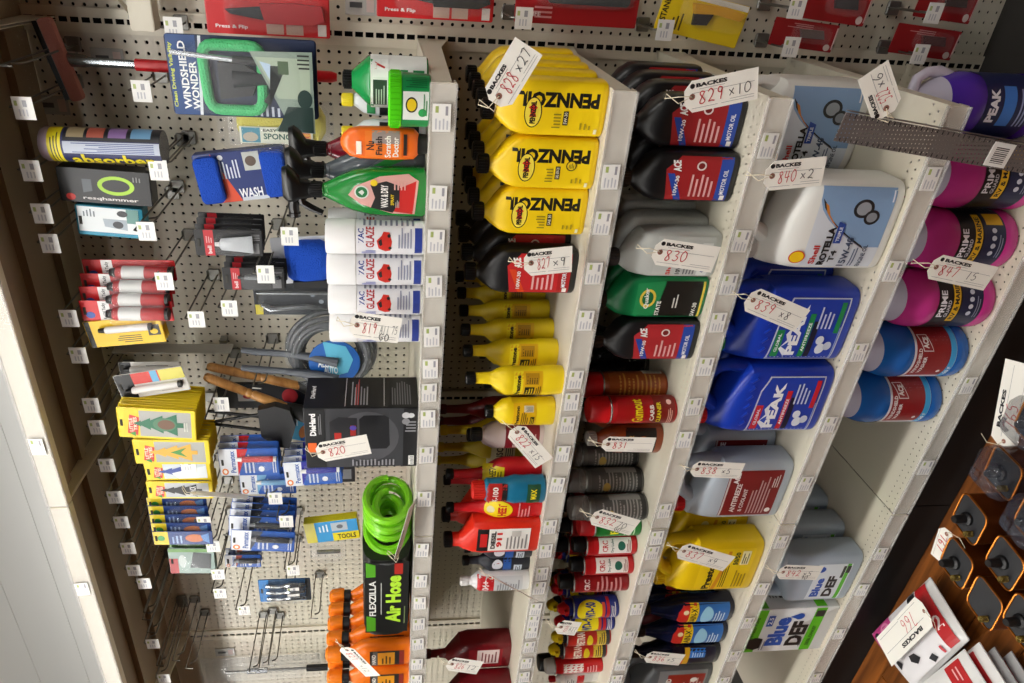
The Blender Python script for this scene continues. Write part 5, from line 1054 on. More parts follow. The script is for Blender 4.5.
pack('repair_kit_card', 'pack', 'black and red card with a silver tube, hanging in front', 229, 243, 68, 26, -.29, .002, C('#151517', .35), bops, n=4, gap=.026, drift=(.004, .002), build=whitetube, group='black carded tubes')
pack('gauge_card', 'pack', 'black and red card with a clear tool, hanging in front', 254, 279, 62, 22, -.27, .002, C('#151517', .35), bops, n=4, gap=.024, drift=(.003, 0), build=both(tube_in(.1, -.36, .14, .006, C('#6a6e72', .3, .5), C('#2a2c2e')), bubble(0, -.1, .85, .62, .016)), group='black carded tools')
# blue wash mitt
def mitt(t, W, H, th):
    q = MB(); q.loft([(-H * .45, W * .34, .02, 2.6, 0, -.01), (-H * .3, W * .44, .03, 2.6, 0, -.012), (0, W * .45, .032, 2.6, 0, -.012), (H * .18, W * .40, .028, 2.6, 0, -.01), (H * .28, W * .34, .014, 2.6, 0, -.004)], C('#1450c8', .95, bump=1, bscale=300), 28); q.obj('fleece', t)
    q = MB(); q.box(-W * .42, -.012, -H * .12, W * .14, .05, H * .62, C('#151517', .5)); q.obj('edge', t)
pack('wash_mitt', 'mitt', 'fuzzy blue wash mitt on a white header card', 304, 260, 62, 46, -.20, .002, C('#d8dce2', .5), [('r', -.49, .18, .49, .49, '#dfe2e6'), ('p', [(.49, .12), (.49, .3), (-.1, .2)], '#2a7ac8'), ('e', -.1, .36, .05, .05, '#2a2c30')], tilt=-4, build=mitt)
def lever(t, W, H, th):
    q = MB(); q.tube([(-.1 * W, -.016, .40 * H), (-.24 * W, -.016, .30 * H), (-.20 * W, -.016, .05 * H), (-.16 * W, -.016, -.15 * H), (-.34 * W, -.016, -.42 * H)], [.008, .010, .008, .009, .006], C('#8a8d90', .25, .9), 10); q.obj('lever', t)
    q = MB(); q.tube([(.2 * W, -.012, .45 * H), (.2 * W, -.012, -.5 * H)], .006, C('#9a9da0', .25, .9), 10); q.obj('rod', t)
    bubble(0, 0, .95, .92, .026)(t, W, H, th)
pack('wrench_card', 'pack', 'dark card with curved steel lever under clear plastic', 296, 298, 84, 34, -.16, .002, C('#1b2028', .35), [('r', -.49, -.49, .49, .49, '#1c222b'), ('e', .1, -.2, .06, .03, '#9aa4b0'), ('e', -.1, -.3, .06, .03, '#9aa4b0'), ('r', -.49, .4, -.2, .49, '#d8c83a'), ('l', -.3, -.48, -.2, -.4, 2, False, '#8a94a0')], build=lever)
# coiled strap in clear wrap with grey handles
a, W, H = pc(330, 364, 96, 62, -.26)
t = thing('strap_coil', 'round grey coil in clear wrap with two grey handles and a blue label', 'coil', (a.x, -.2, a.z))
q = MB(); Rr = H * .44
for k in range(5):
    r0 = Rr * (.70 + .09 * k)
    q.tube([(r0 * math.cos(i * PI / 18), -.02 * math.sin(k), r0 * math.sin(i * PI / 18)) for i in range(36)], .008, C('#3f4247', .4), 8, closed=True)
q.obj('coil', t)
q = MB(); q.tube([(Rr * .9 * math.cos(i * PI / 18), 0, Rr * .9 * math.sin(i * PI / 18)) for i in range(36)], .030, film('coil_wrap', '#d0d4d8', .12, .08, .8, 40), 10, closed=True); q.obj('wrap', t)
q = MB(); q.loft([(0, Rr * .62, Rr * .62, 2, 0, 0), (.003, Rr * .62, Rr * .62, 2, 0, 0)], C('#1d5aa8', .35), 28, Matrix.Translation((-.01, -.034, -.01)) @ Matrix.Rotation(PI / 2, 4, 'X')); o = q.obj('round_label', t)
print_ops(plane_surf(-.0372), [('p', [(-.30, .0), (.30, .10), (.22, -.22), (.0, -.32), (-.22, -.24)], '#5ab0d0'), ('t', 'ALLIED', -.06, .05, .14, .26, -90, '#e8f0f4'), ('t', 'AUTO', -.18, .0, .12, .2, -90, '#e8f0f4')], Rr * 1.7, Rr * 1.7, o, first='print', flat=True)
for s, dy in ((1, 0), (-1, -.02)):
    q = MB(); x = s * .022 - .02
    q.tube([(x + .006, dy, H * .95), (x, dy, H * .80), (x, dy - .01, H * .5), (x, dy - .03, H * .16), (x - .01, dy - .04, -.02)], [.008, .010, .009, .012, .014], C('#4a4f57', .45), 10); q.obj('handle', t)
# wooden handled brushes
WOODH = wood_mat('turned_wood', '#a06a34', '#d19a58')
for j, (p0, p1, Y) in enumerate((((207, 366), (300, 386), -.16), ((204, 376), (286, 407), -.22))):
    A = at(*p0, Y=Y); B = at(*p1, Y=Y); L_ = (A - B).length
    t = thing('parts_brush', ['wooden-handled brush hanging nearer the board', 'wooden-handled brush hanging in front with a black head'][j], 'brush', A)
    q = MB(); d = B - A
    fr = [(0, .006), (.02, .011), (.05, .0125), (.30, .0135), (.48, .012), (.50, .010), (.52, .012), (.55, .0125), (.57, .010), (.60, .013), (.85, .014), (1, .012)]
    q.tube([d * f for f, r in fr], [r for f, r in fr], WOODH, 14); q.obj('handle', t)
    q = MB(); q.tube([d * .96, d * 1.08, d * 1.22, d * 1.45, d * 1.5], [.012, .022, .028, .030, .018], C('#141416', .6), 14, flat=.8); q.obj('bristles', t)
A = at(209, 411, Y=-.25); t = thing('scraper_tool', 'black two-armed scraper with a broad black blade', 'scraper', A)
q = MB()
for (p0, p1) in (((208, 411), (262, 417)), ((206, 423), (262, 430)), ((206, 423), (262, 414))):
    q.tube([at(*p0, Y=-.25) - A, at(*p1, Y=-.25) - A], .0045, M_BLACK, 8)
q.obj('arm', t)
q = MB(); pts = [at(x, y, Y=-.25) - A for x, y in ((258, 408), (275, 404), (290, 408), (296, 424), (290, 446), (276, 444), (262, 434))]
q.prism([(p.x, p.z) for p in pts], -.012, .012, C('#17171a', .45)); o = q.obj('blade', t); fixnormals(o)
pack('wiper_card', 'pack', 'black wiper pack with a small red and white badge', 268, 396, 100, 24, -.12, .012, C('#161618', .4), [('r', -.49, -.49, .49, .49, '#18181b'), ('e', .0, -.22, .3, .08, '#b02a30'), ('r', -.2, .1, .2, .3, '#d8d4d0'), ('e', 0, .2, .1, .05, '#b02a30')], hole=False)
pack('cloth_pack', 'pack', 'bright blue pack with orange emblem beside the charger box', 297, 424, 40, 32, -.15, .02, C('#1f5ab0', .4), [('r', -.49, -.49, .49, .49, '#2364bc'), ('p', [(-.49, .1), (.49, .3), (.49, -.1), (-.49, -.2)], '#58b4dc'), ('e', -.2, -.2, .2, .1, '#d88a4a'), ('t', 'CAR', .1, .12, .3, .3, -90, '#e8f0f4')], tilt=15)
# carded sealants (blue)
def perma(cx, cy, dx, dy, Y, tc, lab, n, tilt=0, blk=False, grp=None):
    ops = [('r', -.49, -.49, .49, .49, '#2a5cb4'), ('r', -.49, .18, .49, .49, '#dfe3ea'), ('t', 'Permatex', .02, .27, .8, .09, 0, '#2a56a4'), ('e', -.34, .41, .12, .055, '#e07a28'), ('e', -.34, .41, .07, .03, '#f0e8e0'), ('p', [(-.49, .2), (.49, .0), (.49, .18), (-.49, .2)], tc), ('l', -.4, -.1, .3, .1, 3, False, '#cfd8ea'), ('l', -.4, -.46, .2, -.38, 2, False, '#cfd8ea'), ('e', -.25, -.2, .1, .05, '#e8ecf2')]
    pack('sealant_card', 'pack', lab, cx, cy, dx, dy, Y, .002, C('#2a5cb4', .35), ops, tilt=tilt, n=n, gap=.022, drift=(.006, .0), build=both(tube_in(.16, -.42, .10, .0085, C('#1b1b1e', .3) if blk else C(tc, .3), C('#e8e8e6') if not blk else C('#8a8c90')), bubble(.1, -.15, .66, .6, .02)), group=grp or 'blue sealant cards')
perma(249, 462, 60, 27, -.30, '#c8262a', 'blue and white sealant card with a red tube, hanging in front', 3, grp='red tube sealant cards')
perma(268, 484, 56, 20, -.24, '#7ab0d8', 'pale blue sealant card below the red tube card', 2, grp='pale blue sealant cards')
perma(313, 473, 58, 24, -.29, '#2a2a9a', 'blue sealant card with a violet-blue tube, hanging in front', 4, tilt=-3, grp='violet tube sealant cards')
perma(262, 527, 66, 20, -.30, '#20242c', 'blue sealant card with a black tube, tilted, hanging in front', 4, tilt=6, blk=True, grp='black tube sealant cards')
perma(263, 541, 64, 20, -.33, '#4a4e58', 'blue sealant card with a grey tube, lowest of the tilted ones', 1, tilt=6, blk=True)
perma(243, 561, 36, 12, -.22, '#b05a4a', 'small card with a black cap behind the tilted sealants', 2, tilt=3, blk=True, grp='small black-capped cards')
pack('spark_plug_card', 'pack', 'black card with grey parts beside the violet tube card', 346, 474, 18, 16, -.2, .006, C('#17181a', .4), [('r', -.49, -.49, .49, .49, '#1a1b1e'), ('r', -.3, -.3, .3, .2, '#7a7c80')], hole=False)
pack('tool_sleeve_box', 'box', 'bright yellow and blue sleeve box standing out on a hook', 332, 531, 54, 20, -.26, .03, C('#cfc41c', .4), [('r', -.49, -.49, .49, .30, '#3a9ad4'), ('r', -.49, -.49, -.1, .0, '#e0d020'), ('t', 'TOOLS', -.3, -.26, .24, .34, -90, '#1a1a1c'), ('r', .0, -.3, .4, .0, '#b8c4cc'), ('l', .0, .05, .4, .25, 3, False, '#e8f2f8'), ('e', .2, -.16, .1, .06, '#6a7078')], tilt=-7, hole=False)
def clearbox(t, W, H, th):
    q = MB(); q.tube([(0, -.008, .3 * H), (0, -.008, -.35 * H)], .007, M_STEEL, 10); q.obj('tool', t); bubble(0, 0, .96, .9, .03)(t, W, H, th)
pack('socket_blister', 'pack', 'clear blister with a steel piece under the yellow sleeve box', 328, 550, 36, 16, -.24, .002, M_CLEAR, None, build=clearbox, hole=False)
def chrome(t, W, H, th):
    q = MB()
    for k in range(3):
        q.tube([((-.28 + .28 * k) * W, -.008, -.4 * H), ((-.24 + .28 * k) * W, -.012, -.1 * H), ((-.3 + .28 * k) * W, -.012, .1 * H), ((-.28 + .28 * k) * W, -.008, .35 * H)], [.007, .010, .006, .008], C('#c8ccd0', .12, 1), 10)
    q.obj('fitting', t)
    bubble(0, 0, .9, .9, .024)(t, W, H, th)
pack('fitting_card', 'pack', 'blue card with three chrome fittings in a blister', 285, 590, 52, 22, -.23, .002, C('#1c3f66', .4), [('r', -.49, -.49, .49, .49, '#20496f'), ('r', -.49, .3, .49, .49, '#2a7ac0'), ('r', -.49, -.49, .49, -.4, '#12161a')], build=chrome)
def clearlong(t, W, H, th):
    q = MB(); q.tube([(0, -.012, .3 * H), (0, -.012, -.38 * H)], .005, M_STEEL, 10); q.tube([(0, -.012, .12 * H), (0, -.012, -.05 * H)], .011, C('#8a8c90', .25, .9), 12); q.obj('shaft', t)
    q = MB(); q.tube([(0, -.012, -.38 * H), (0, -.012, -.56 * H)], .0135, M_BLACK, 12); q.obj('grip', t); bubble(0, .05, .95, .85, .035)(t, W, H, th)
pack('driver_blister', 'pack', 'long clear blister with steel shaft and black grip', 262, 668, 120, 24, -.03, .002, M_CLEAR, None, build=clearlong, hole=False)
# small white peg tickets lying against the board
for px, py in ((62, 54), (108, 58), (53, 105), (361, 5), (195, 570), (203, 637), (225, 652)):
    a = at(px, py, Y=-.003); t = thing('peg_ticket', 'small clear ticket holder flat on the pegboard', 'ticket', (a.x, -.003, a.z), 0, 'flat ticket holders')
    q = MB(); q.box(0, -.001, 0, .045, .0015, .075, film('ticket_film', '#dcdcd8', .55, .3)); q.obj('holder', t)
    q = MB(); q.box(0, -.0022, .012, .012, .0006, .030, '#4a4a4c'); q.box(.0, -.0022, -.022, .03, .0006, .018, '#c9b3ae'); q.obj('print', t)
# neighbouring panel: knives
def knife(t_, c1, c2, n=1):
    def f(t, W, H, th):
        q = MB(); q.prism([(u * W, v * H) for u, v in ((-.22, .02), (.20, .06), (.24, -.20), (.20, -.44), (-.10, -.46), (-.22, -.36))], -th / 2 - .016, -th / 2 - .001, c1); fixnormals(q.obj('knife_handle', t))
        q = MB(); q.prism([(u * W, v * H) for u, v in ((-.16, .02), (.14, .05), (.05, .34), (-.05, .30))], -th / 2 - .010, -th / 2 - .005, c2); fixnormals(q.obj('knife_blade', t))
        bubble(0, -.06, .86, .84, .024)(t, W, H, th)
    return f
ROPS = [('r', -.49, -.49, .49, .49, '#cf1f24'), ('t', 'Press & Flip', -.34, .30, .10, .26, -90, '#f0e8e6'), ('r', -.46, -.12, -.22, .02, '#c8a89a'), ('r', -.46, -.28, -.22, -.14, '#c8a89a'), ('r', -.46, -.47, -.2, -.40, '#ece4e0'), ('l', .34, .0, .44, .4, 2, True, '#f0b0b0')]
REDC = C('#c81c22', .35)
pack('knife_card', 'pack', 'red carded folding knife with red handle', 268, 13, 124, 46, -.10, .002, REDC, ROPS, build=knife(0, C('#b8202a', .35), C('#2a2c30', .3, .5)), hole=False)
pack('knife_card', 'pack', 'red carded flip knife with grey blade, between red and dark knives', 436, -4, 118, 48, -.10, .002, REDC, ROPS, build=knife(0, C('#1d1e22', .35), C('#a8acb0', .25, .9)), hole=False)
pack('knife_card', 'pack', 'red carded utility knife with long dark grey handle', 578, 2, 124, 48, -.10, .002, C('#a8161c', .35), [('r', -.49, -.49, .49, .49, '#a8181e'), ('l', -.4, .2, -.1, .4, 3, True, '#e0a0a0'), ('t', 'KNIFE', -.3, .36, .1, .14, -90, '#f0e0e0')], build=lambda t, W, H, th: (MB().rbox(.1 * W, -.010, -.08 * H, W * .30, .016, H * .66, .01, C('#3c3e40', .35)).obj('knife_handle', t), bubble(.1, -.06, .5, .8, .024)(t, W, H, th)), hole=False)
pack('knife_card', 'pack', 'tilted yellow card with a yellow and black knife', 702, 18, 88, 44, -.10, .002, C('#e8c818', .35), [('r', -.49, -.49, .49, .49, '#ecce1e'), ('t', 'STANLEY', .1, .44, .7, .07, 0, '#161616'), ('r', .36, -.49, .49, .36, '#dfe0da'), ('l', -.4, .2, .0, .34, 3, False, '#5a4c10')], tilt=9, build=lambda t, W, H, th: (fixnormals(MB().prism([(u * W, v * H) for u, v in ((.28, .16), (.36, -.2), (.30, -.44), (.12, -.42), (.14, -.1), (.05, .12))], -.016, -.001, C('#e0a81c', .35)).obj('knife_handle', t)), fixnormals(MB().prism([(u * W, v * H) for u, v in ((.05, .12), (.14, -.1), (-.14, -.06), (-.2, .1))], -.012, -.002, C('#1c1c1e', .35)).obj('knife_grip', t)), bubble(.1, -.1, .7, .75, .02)(t, W, H, th)), hole=False)
DRED = C('#8e161c', .35)
dk_ops = [('r', -.49, -.49, .49, .49, '#96191f'), ('e', -.34, -.40, .12, .05, '#d8c8c4'), ('l', .2, -.1, .4, .3, 3, True, '#c88a8a'), ('r', -.4, -.49, .4, -.47, '#d8b8b4')]
def blade(c):
    return lambda t, W, H, th: (fixnormals(MB().prism([(u * W, v * H) for u, v in ((-.1, .05), (.2, .1), (.24, -.25), (-.06, -.3))], -.010, -.001, c).obj('blade_case', t)), bubble(.05, -.1, .7, .6, .014)(t, W, H, th))
for cx, cy, dx, dy, lab, c in ((838, 5, 66, 36, 'dark red carded blade case above the others, with black case', C('#1d1e24', .35)), (804, 35, 66, 28, 'dark red card with a bare grey utility blade', C('#8a8c8e', .3, .8)), (925, 42, 66, 30, 'dark red card with thin dark blade, lowest on the panel', C('#5a2a2c', .3)), (948, 3, 60, 36, 'dark red card with a dark brown window', C('#3a2420', .4))):
    pack('blade_card', 'pack', lab, cx, cy, dx, dy, -.09, .002, DRED, dk_ops, tilt=4, build=blade(c), hole=False)
# beige sign bracket at the panel top
a = at(143, 8, Y=-.10)
t = thing('shelf_bracket', 'beige box-section bracket with a triangular plate by the squeegee', 'bracket', (a.x, -.10, a.z))
q = MB(); q.rbox(0, 0, 0, .09, .05, .052, .006, M_CREAM); q.obj('channel', t)
q = MB(); q.add([(-.045, .09, .03), (-.02, .0, .03), (.05, .09, .11), (-.045, .092, .03), (-.02, .002, .03), (.05, .092, .11)], [(0, 1, 2), (5, 4, 3), (0, 3, 4, 1), (1, 4, 5, 2), (2, 5, 3, 0)], M_CREAM); q.obj('plate', t)
q = MB(); q.tube([(.02, .01, .028), (.02, .01, .036)], .006, M_STEEL, 8); q.tube([(-.02, .01, .028), (-.02, .01, .036)], .006, M_STEEL, 8); q.obj('bolt', t)
# ------------------------------------------------------------------ paper auction tags
def paper_tag(h0, h1, Y, red, blk, label, w=.056, yaw=0, blk2=None, slope=0):
    """hole end and far end as pixels on the plane Y; text reads from the hole end"""
    A = at(*h0, Y=Y); B = at(*h1, Y=Y + slope); L = (B - A).length + .014
    ax = (B - A).normalized(); up = Vector((-ax.z, 0, ax.x)).normalized(); nrm = ax.cross(up)
    if yaw: 
        R = Matrix.Rotation(yaw, 3, ax); up = R @ up; nrm = R @ nrm
    if nrm.y > 0 and not yaw: nrm = -nrm
    t = thing('paper_tag', label, 'tag', A - ax * .014)
    F = lambda x, y, o: ax * x + up * y + nrm * o
    q = MB(); pts = [(0, -w * .22), (0, w * .22), (.014, w * .5), (L, w * .5), (L, -w * .5), (.014, -w * .5)]
    q.add([F(x, y, .0004) for x, y in pts] + [F(x, y, -.0004) for x, y in pts], [(0, 1, 2, 3, 4, 5), (11, 10, 9, 8, 7, 6)] + [(i, i + 6, (i + 1) % 6 + 6, (i + 1) % 6) for i in range(6)], M_PAPER)
    card = q.obj('card', t, smooth=0); fixnormals(card)
    q = MB(); q.add([F(.014 + .0055 * math.cos(a * PI / 8), .0055 * math.sin(a * PI / 8), .0007) for a in range(16)], [tuple(range(16))], '#9a6a5a')
    q.add([F(.014 + .0022 * math.cos(a * PI / 8), .0022 * math.sin(a * PI / 8), .0010) for a in range(16)], [tuple(range(16))], '#3a2a26'); q.obj('eyelet', t, smooth=0)
    q = MB(); vs, fs = text2d('BACKES')
    q.add([F(L * .16 + (x + .5) * L * .42, w * .33 + y * w * .13, .0008) for x, y in vs], fs, '#17171a')
    q.add([F(L * .11 + .0045 * math.cos(a * PI / 6), w * .33 + .0045 * math.sin(a * PI / 6), .0008) for a in range(12)], [tuple(range(12))], '#17171a')
    for x0, x1, y in ((.2, .55, .2), (.1, .95, .1), (.1, .45, -.38), (.5, .95, -.38), (.62, .95, -.30)):
        q.add([F(L * x0, w * y, .0008), F(L * x1, w * y, .0008), F(L * x1, w * (y + .012), .0008), F(L * x0, w * (y + .012), .0008)], [(0, 1, 2, 3)], '#8d8d90')
    q.obj('print', card, smooth=0)
    q = MB()
    if red:
        vs, fs, wd_ = strokes(red, w * .40, .0018); k = min(1, (L * .55 - .026) / max(wd_, .001))
        q.add([F(.026 + x * k, -w * .28 + y + x * .06, .0011) for x, y in vs], fs, '#c8202c')
    if blk:
        vs, fs, wd_ = strokes(blk, w * .32, .0013); k = min(1.1, L * .36 / max(wd_, .001))
        q.add([F(L * .60 + x * k, -w * .22 + y + x * .05, .0011) for x, y in vs], fs, '#23232a')
    if blk2:
        vs, fs, wd_ = strokes(blk2, w * .26, .0014)
        q.add([F(L * .6 + x, -w * .46 + y, .0011) for x, y in vs], fs, '#23232a')
    if q.f: q.obj('handwriting', card, smooth=0)
    q = MB(); q.tube([F(.014, 0, .001), F(.004, .004, .006), F(-.012, .006, .004), Vector((-.004, .02, .024)) - ax * .004, Vector((.004, .022, .022)) - ax * .004, F(-.012, -.006, .002), F(.014, 0, -.001)], .0009, C('#d8cdb4', .8), 5); q.obj('string', t)
    return t
T = paper_tag
T((499, 96), (529, 46), -.625, '828', 'x27', 'paper tag marked 828 tied over the yellow oil quarts')
T((692, 97), (758, 83), -.615, '829', 'x10', 'paper tag marked 829 tied to a black oil quart')
T((772, 176), (824, 171), -.66, '840', 'x2', 'paper tag marked 840 on the white oil jug')
T((531, 263), (572, 259), -.625, '827', 'x9', 'paper tag marked 827 on the black oil quart')
T((660, 252), (716, 260), -.64, '830', None, 'paper tag marked 830 on the grey oil quart')
T((753, 300), (802, 321), -.65, '839', 'x8', 'paper tag marked 839 on the blue antifreeze jug')
T((936, 267), (991, 279), -.64, '847', '15', 'paper tag marked 847 on a pink antifreeze jug')
T((323, 452), (369, 444), -.62, '820', None, 'paper tag marked 820 on the boxed charger')
T((357, 325), (400, 331), -.62, '819', 'All 75', 'paper tag marked 819 on the last glaze bottle', .06, 0, 'GO')
T((517, 432), (544, 463), -.615, '822', 'x15', 'paper tag marked 822 hung below the yellow additive bottles', .05)
T((608, 444), (654, 445), -.625, '831', None, 'paper tag marked 831 on the amber bottle', .044)
T((597, 517), (635, 528), -.625, '832', '70', 'paper tag marked 832 on a grey spray can', .056, 0, 'GO')
T((697, 469), (742, 471), -.62, '838', 'x5', 'paper tag marked 838 on the pale grey coolant jug', .05)
T((684, 551), (729, 564), -.65, '837', 'x4', 'paper tag marked 837 on the yellow antifreeze jug', .058)
T((783, 572), (820, 573), -.64, '842', 'x5', 'paper tag marked 842 on the diesel fluid jug', .056, 0, '90')
T((494, 578), (532, 598), -.64, '823', '50', 'paper tag marked 823 hung on the white bottle, turned edge-on', .05, .95)
T((347, 650), (373, 676), -.625, '821', 'x12', 'paper tag marked 821 on an orange bottle', .05, .3)
T((452, 664), (480, 668), -.62, '826', '12', 'paper tag marked 826 on a dark red jug', .06)
T((561, 627), (578, 629), -.62, '834', 'All', 'paper tag marked 834 in front of the blue spray cans', .058)
T((650, 657), (682, 660), -.64, '836', 'x5', 'paper tag marked 836 on the dark grey oil jug', .052)
T((196, 493), (248, 497), -.36, '817', '90', 'paper tag marked 817 under the black tree air freshener, seen edge-on', .05, 1.05)
T((398, 553), (413, 503), -.62, '818', None, 'paper tag tied to the air hose, seen edge-on', .045, 1.1)
T((886, 108), (873, 70), -.665, '522', 'x6', 'paper tag marked 522 tied to the steel ruler', .056)
# perforated ruler leaning on the fourth shelf edge, standing on the bottom deck
A = at(836, 126, Y=-.640); zb = SZ[4] + .004
t = thing('steel_ruler', 'long grey perforated steel ruler with a price sticker', 'ruler', (A.x, -.622, zb))
HL = A.z - zb
ang = math.atan2(.022, HL); TH = math.radians(7); Mr = Matrix.Rotation(ang, 4, 'X') @ Matrix.Rotation(TH, 4, 'Y'); t.location.x = A.x - HL * math.sin(TH)
q = MB(); M_RUL = holes_mat('perforated_steel', '#6d6664', ('X', 'Z'), .008, .0016, [(.0, 2)], rough=.4)
q.box(0, 0, HL / 2, .052, .0018, HL, M_RUL, Mr); q.box(.030, -.006, HL / 2, .0016, .014, HL, C('#6a6462', .4, .6), Mr); q.obj('blade', t, smooth=0)
q = MB()
for k in range(int(HL / .012)):
    for s in (-1, 1): q.box(s * .0215, -.0013, .01 + k * .012, .005 if k % 2 else .008, .0004, .0018, C('#1d1a1a', .6), Mr)
q.obj('scale_mark', t, smooth=0)
p = at(1008, 143, Y=-.64); zs = p.z - zb
q = MB(); q.box(0, -.0016, zs, .046, .0008, .05, M_WHITE, Mr)
for k in range(9): q.box(-.016 + k * .0036, -.0022, zs, .0018 if k % 3 else .001, .0004, .03, M_BLACK, Mr)
q.obj('sticker', t, smooth=0)

# ------------------------------------------------------------------ things on the wooden floor
COP = C('#a8621f', .3, .85)
HL_ = FL + .2                                       # lantern tops
E1 = (at(962.5, 489.4, Z=HL_) - at(971.7, 548.4, Z=HL_)) / 2
E2 = (at(948.8, 515, Z=HL_) - at(987, 516, Z=HL_)) / 2
def rhomb(k, z, n=48, e=.24):
    """rhombus with filleted corners, on the half-diagonals E1 and E2"""
    cs = [E1 * k, E2 * k, -E1 * k, -E2 * k]; out = []
    for i in range(4):
        c, a, b = cs[i], cs[i - 1], cs[(i + 1) % 4]
        p0, p2 = c.lerp(a, e), c.lerp(b, e)
        for j in range(n // 4 - 1):
            t = j / (n // 4 - 2); p = p0.lerp(c, t).lerp(c.lerp(p2, t), t); out.append((p.x, p.y, z))
        p = c.lerp(b, .5); out.append((p.x, p.y, z))
    return out
def rings(levels, mt, name, parent):
    q = MB(); n = 48; vs = []; fs = []
    for k, z in levels: vs += rhomb(k, z)
    for l in range(len(levels) - 1):
        for i in range(n):
            a, b = l * n + i, l * n + (i + 1) % n; fs.append((a, b, b + n, a + n))
    fs += [tuple(reversed(range(n))), tuple(range((len(levels) - 1) * n, len(levels) * n))]
    q.add(vs, fs, mt); o = q.obj(name, parent); fixnormals(o); return o
def lantern(px, py, H, label, rz, bag=False, coil=True, knob=True):
    p = at(px, py, Z=FL + H)
    t = thing('square_lantern', label, 'lantern', (p.x, p.y, FL), rz)
    rings([(.97, 0), (.98, .004), (.98, H - .004)], C('#6a3412', .3, .5), 'body', t)
    q = MB(); q.tube(rhomb(.975, H - .003), .0026, COP, 8, closed=True); q.obj('rim', t)
    rings([(.95, H - .005), (.95, H - .0035)], C('#2a2b2e', .6), 'top_plate', t)
    k1 = E2 * .12; k2 = E1 * -.5 + E2 * -.05
    if knob:
        q = MB(); q.tube([(k1.x, k1.y, H + a) for a in (-.004, .003, .006, .030, .034)], [.017, .016, .0105, .010, .008], C('#131315', .45), 16); q.obj('knob', t)
    if coil:
        q = MB(); q.tube([(k2.x + .0065 * math.cos(i * PI / 4), k2.y + .0065 * math.sin(i * PI / 4), H + .0005 * i) for i in range(40)], .0013, C('#8a7434', .3, .8), 6); q.obj('spring', t)
    if bag:
        rings([(1.0, .002), (1.03, H * .5), (1.0, H * .9), (1.04, H + .02), (.9, H + .04), (.55, H + .055), (.2, H + .062), (.28, H + .072)], film('bag_film', '#4c505c', .34, .06, 1, 14), 'plastic_bag', t)
    return t
GL = .2
lantern(968.5, 519, GL, 'copper-rimmed black lantern standing nearest the kick plate', .0)
lantern(955.6, 563, GL, 'copper-rimmed black lantern beside the white pouch', .03)
lantern(1003.7, 563, GL, 'copper-rimmed black lantern in the middle of its cluster', -.02)
lantern(983.5, 603, GL, 'copper-rimmed black lantern with only a brass spring on top', .02, knob=False)
lantern(1022, 622, GL, 'copper-rimmed black lantern beside the red and white packs', .0)
lantern(1002, 473, GL, 'lantern wrapped in a crinkled clear bag, beside the copper lanterns', .05, bag=True)
lantern(1034, 522, GL, 'bagged lantern standing between the wrapped and copper ones', .0, bag=True)
lantern(1034, 424, GL, 'bagged lantern standing against a paper tag', .03, bag=True)
# pouches lying on the floor
def pouch(label, pxs, zt, th, ops, col='#dedddb'):
    A, B, Cc, D = [at(x, y, Z=z) for (x, y), z in zip(pxs, zt)]
    ctr = (A + B + Cc + D) / 4; base = Vector((ctr.x, ctr.y, FL))
    t = thing('paper_pouch', label, 'pouch', base)
    def S(u, v, off):                                 # u along A-B, v from D-C to A-B
        a = D.lerp(A, v + .5); b = Cc.lerp(B, v + .5); p = a.lerp(b, u + .5)
        bulge = max(0, (1 - (2 * u) ** 4) * (1 - (2 * v) ** 4)) ** .5
        return p - base + Vector((0, 0, bulge * th * .5 + off))
    q = MB(); n = 14; vs = []; fs = []
    for sgn in (1, -1):
        for j in range(n + 1):
            for i in range(n + 1):
                u, v = -.5 + i / n, -.5 + j / n; p = Vector(S(u, v, 0))
                if sgn < 0:
                    top = p.z; bulge = max(0, (1 - (2 * u) ** 4) * (1 - (2 * v) ** 4)) ** .5
                    p.z = max(.001, top - bulge * th - .003)
                vs.append(p)
    k = (n + 1) ** 2
    for j in range(n):
        for i in range(n):
            a = j * (n + 1) + i; f = (a, a + 1, a + n + 2, a + n + 1); fs.append(f); fs.append(tuple(k + x for x in reversed(f)))
    rim = [i for i in range(n + 1)] + [j * (n + 1) + n for j in range(1, n + 1)] + [n * (n + 1) + i for i in range(n - 1, -1, -1)] + [j * (n + 1) for j in range(n - 1, 0, -1)]
    for i in range(len(rim)): a, b = rim[i], rim[(i + 1) % len(rim)]; fs.append((b, a, a + k, b + k))
    q.add(vs, fs, C(col, .4)); o = q.obj('body', t); fixnormals(o)
    base_o = None; m2 = MB()
    for i, op in enumerate(ops):
        off = .001 + .0003 * i; mbx = MB() if i == 0 else m2
        if op[0] == 'r': pts = [(op[1], op[2]), (op[3], op[2]), (op[3], op[4]), (op[1], op[4])]; vs2, fs2 = tess(pts, [(0, 1, 2, 3)], .08)
        elif op[0] == 'p': vs2, fs2 = tess(op[1], [tuple(range(len(op[1])))], .08)
        elif op[0] == 'e': vs2, fs2 = tess([(op[1] + op[3] * math.cos(a * PI / 10), op[2] + op[4] * math.sin(a * PI / 10)) for a in range(20)], [tuple(range(20))], .08)
        else:
            tv, tf = text2d(op[1]); vs2 = [(op[2] - y * op[4], op[3] + x * op[5]) for x, y in tv]; fs2 = tf
        mbx.add([S(u, v, off) for u, v in vs2], fs2, op[-1])
        if i == 0: base_o = mbx.obj('front_print', t)
    m2.obj('lettering', base_o, smooth=0)
    return t
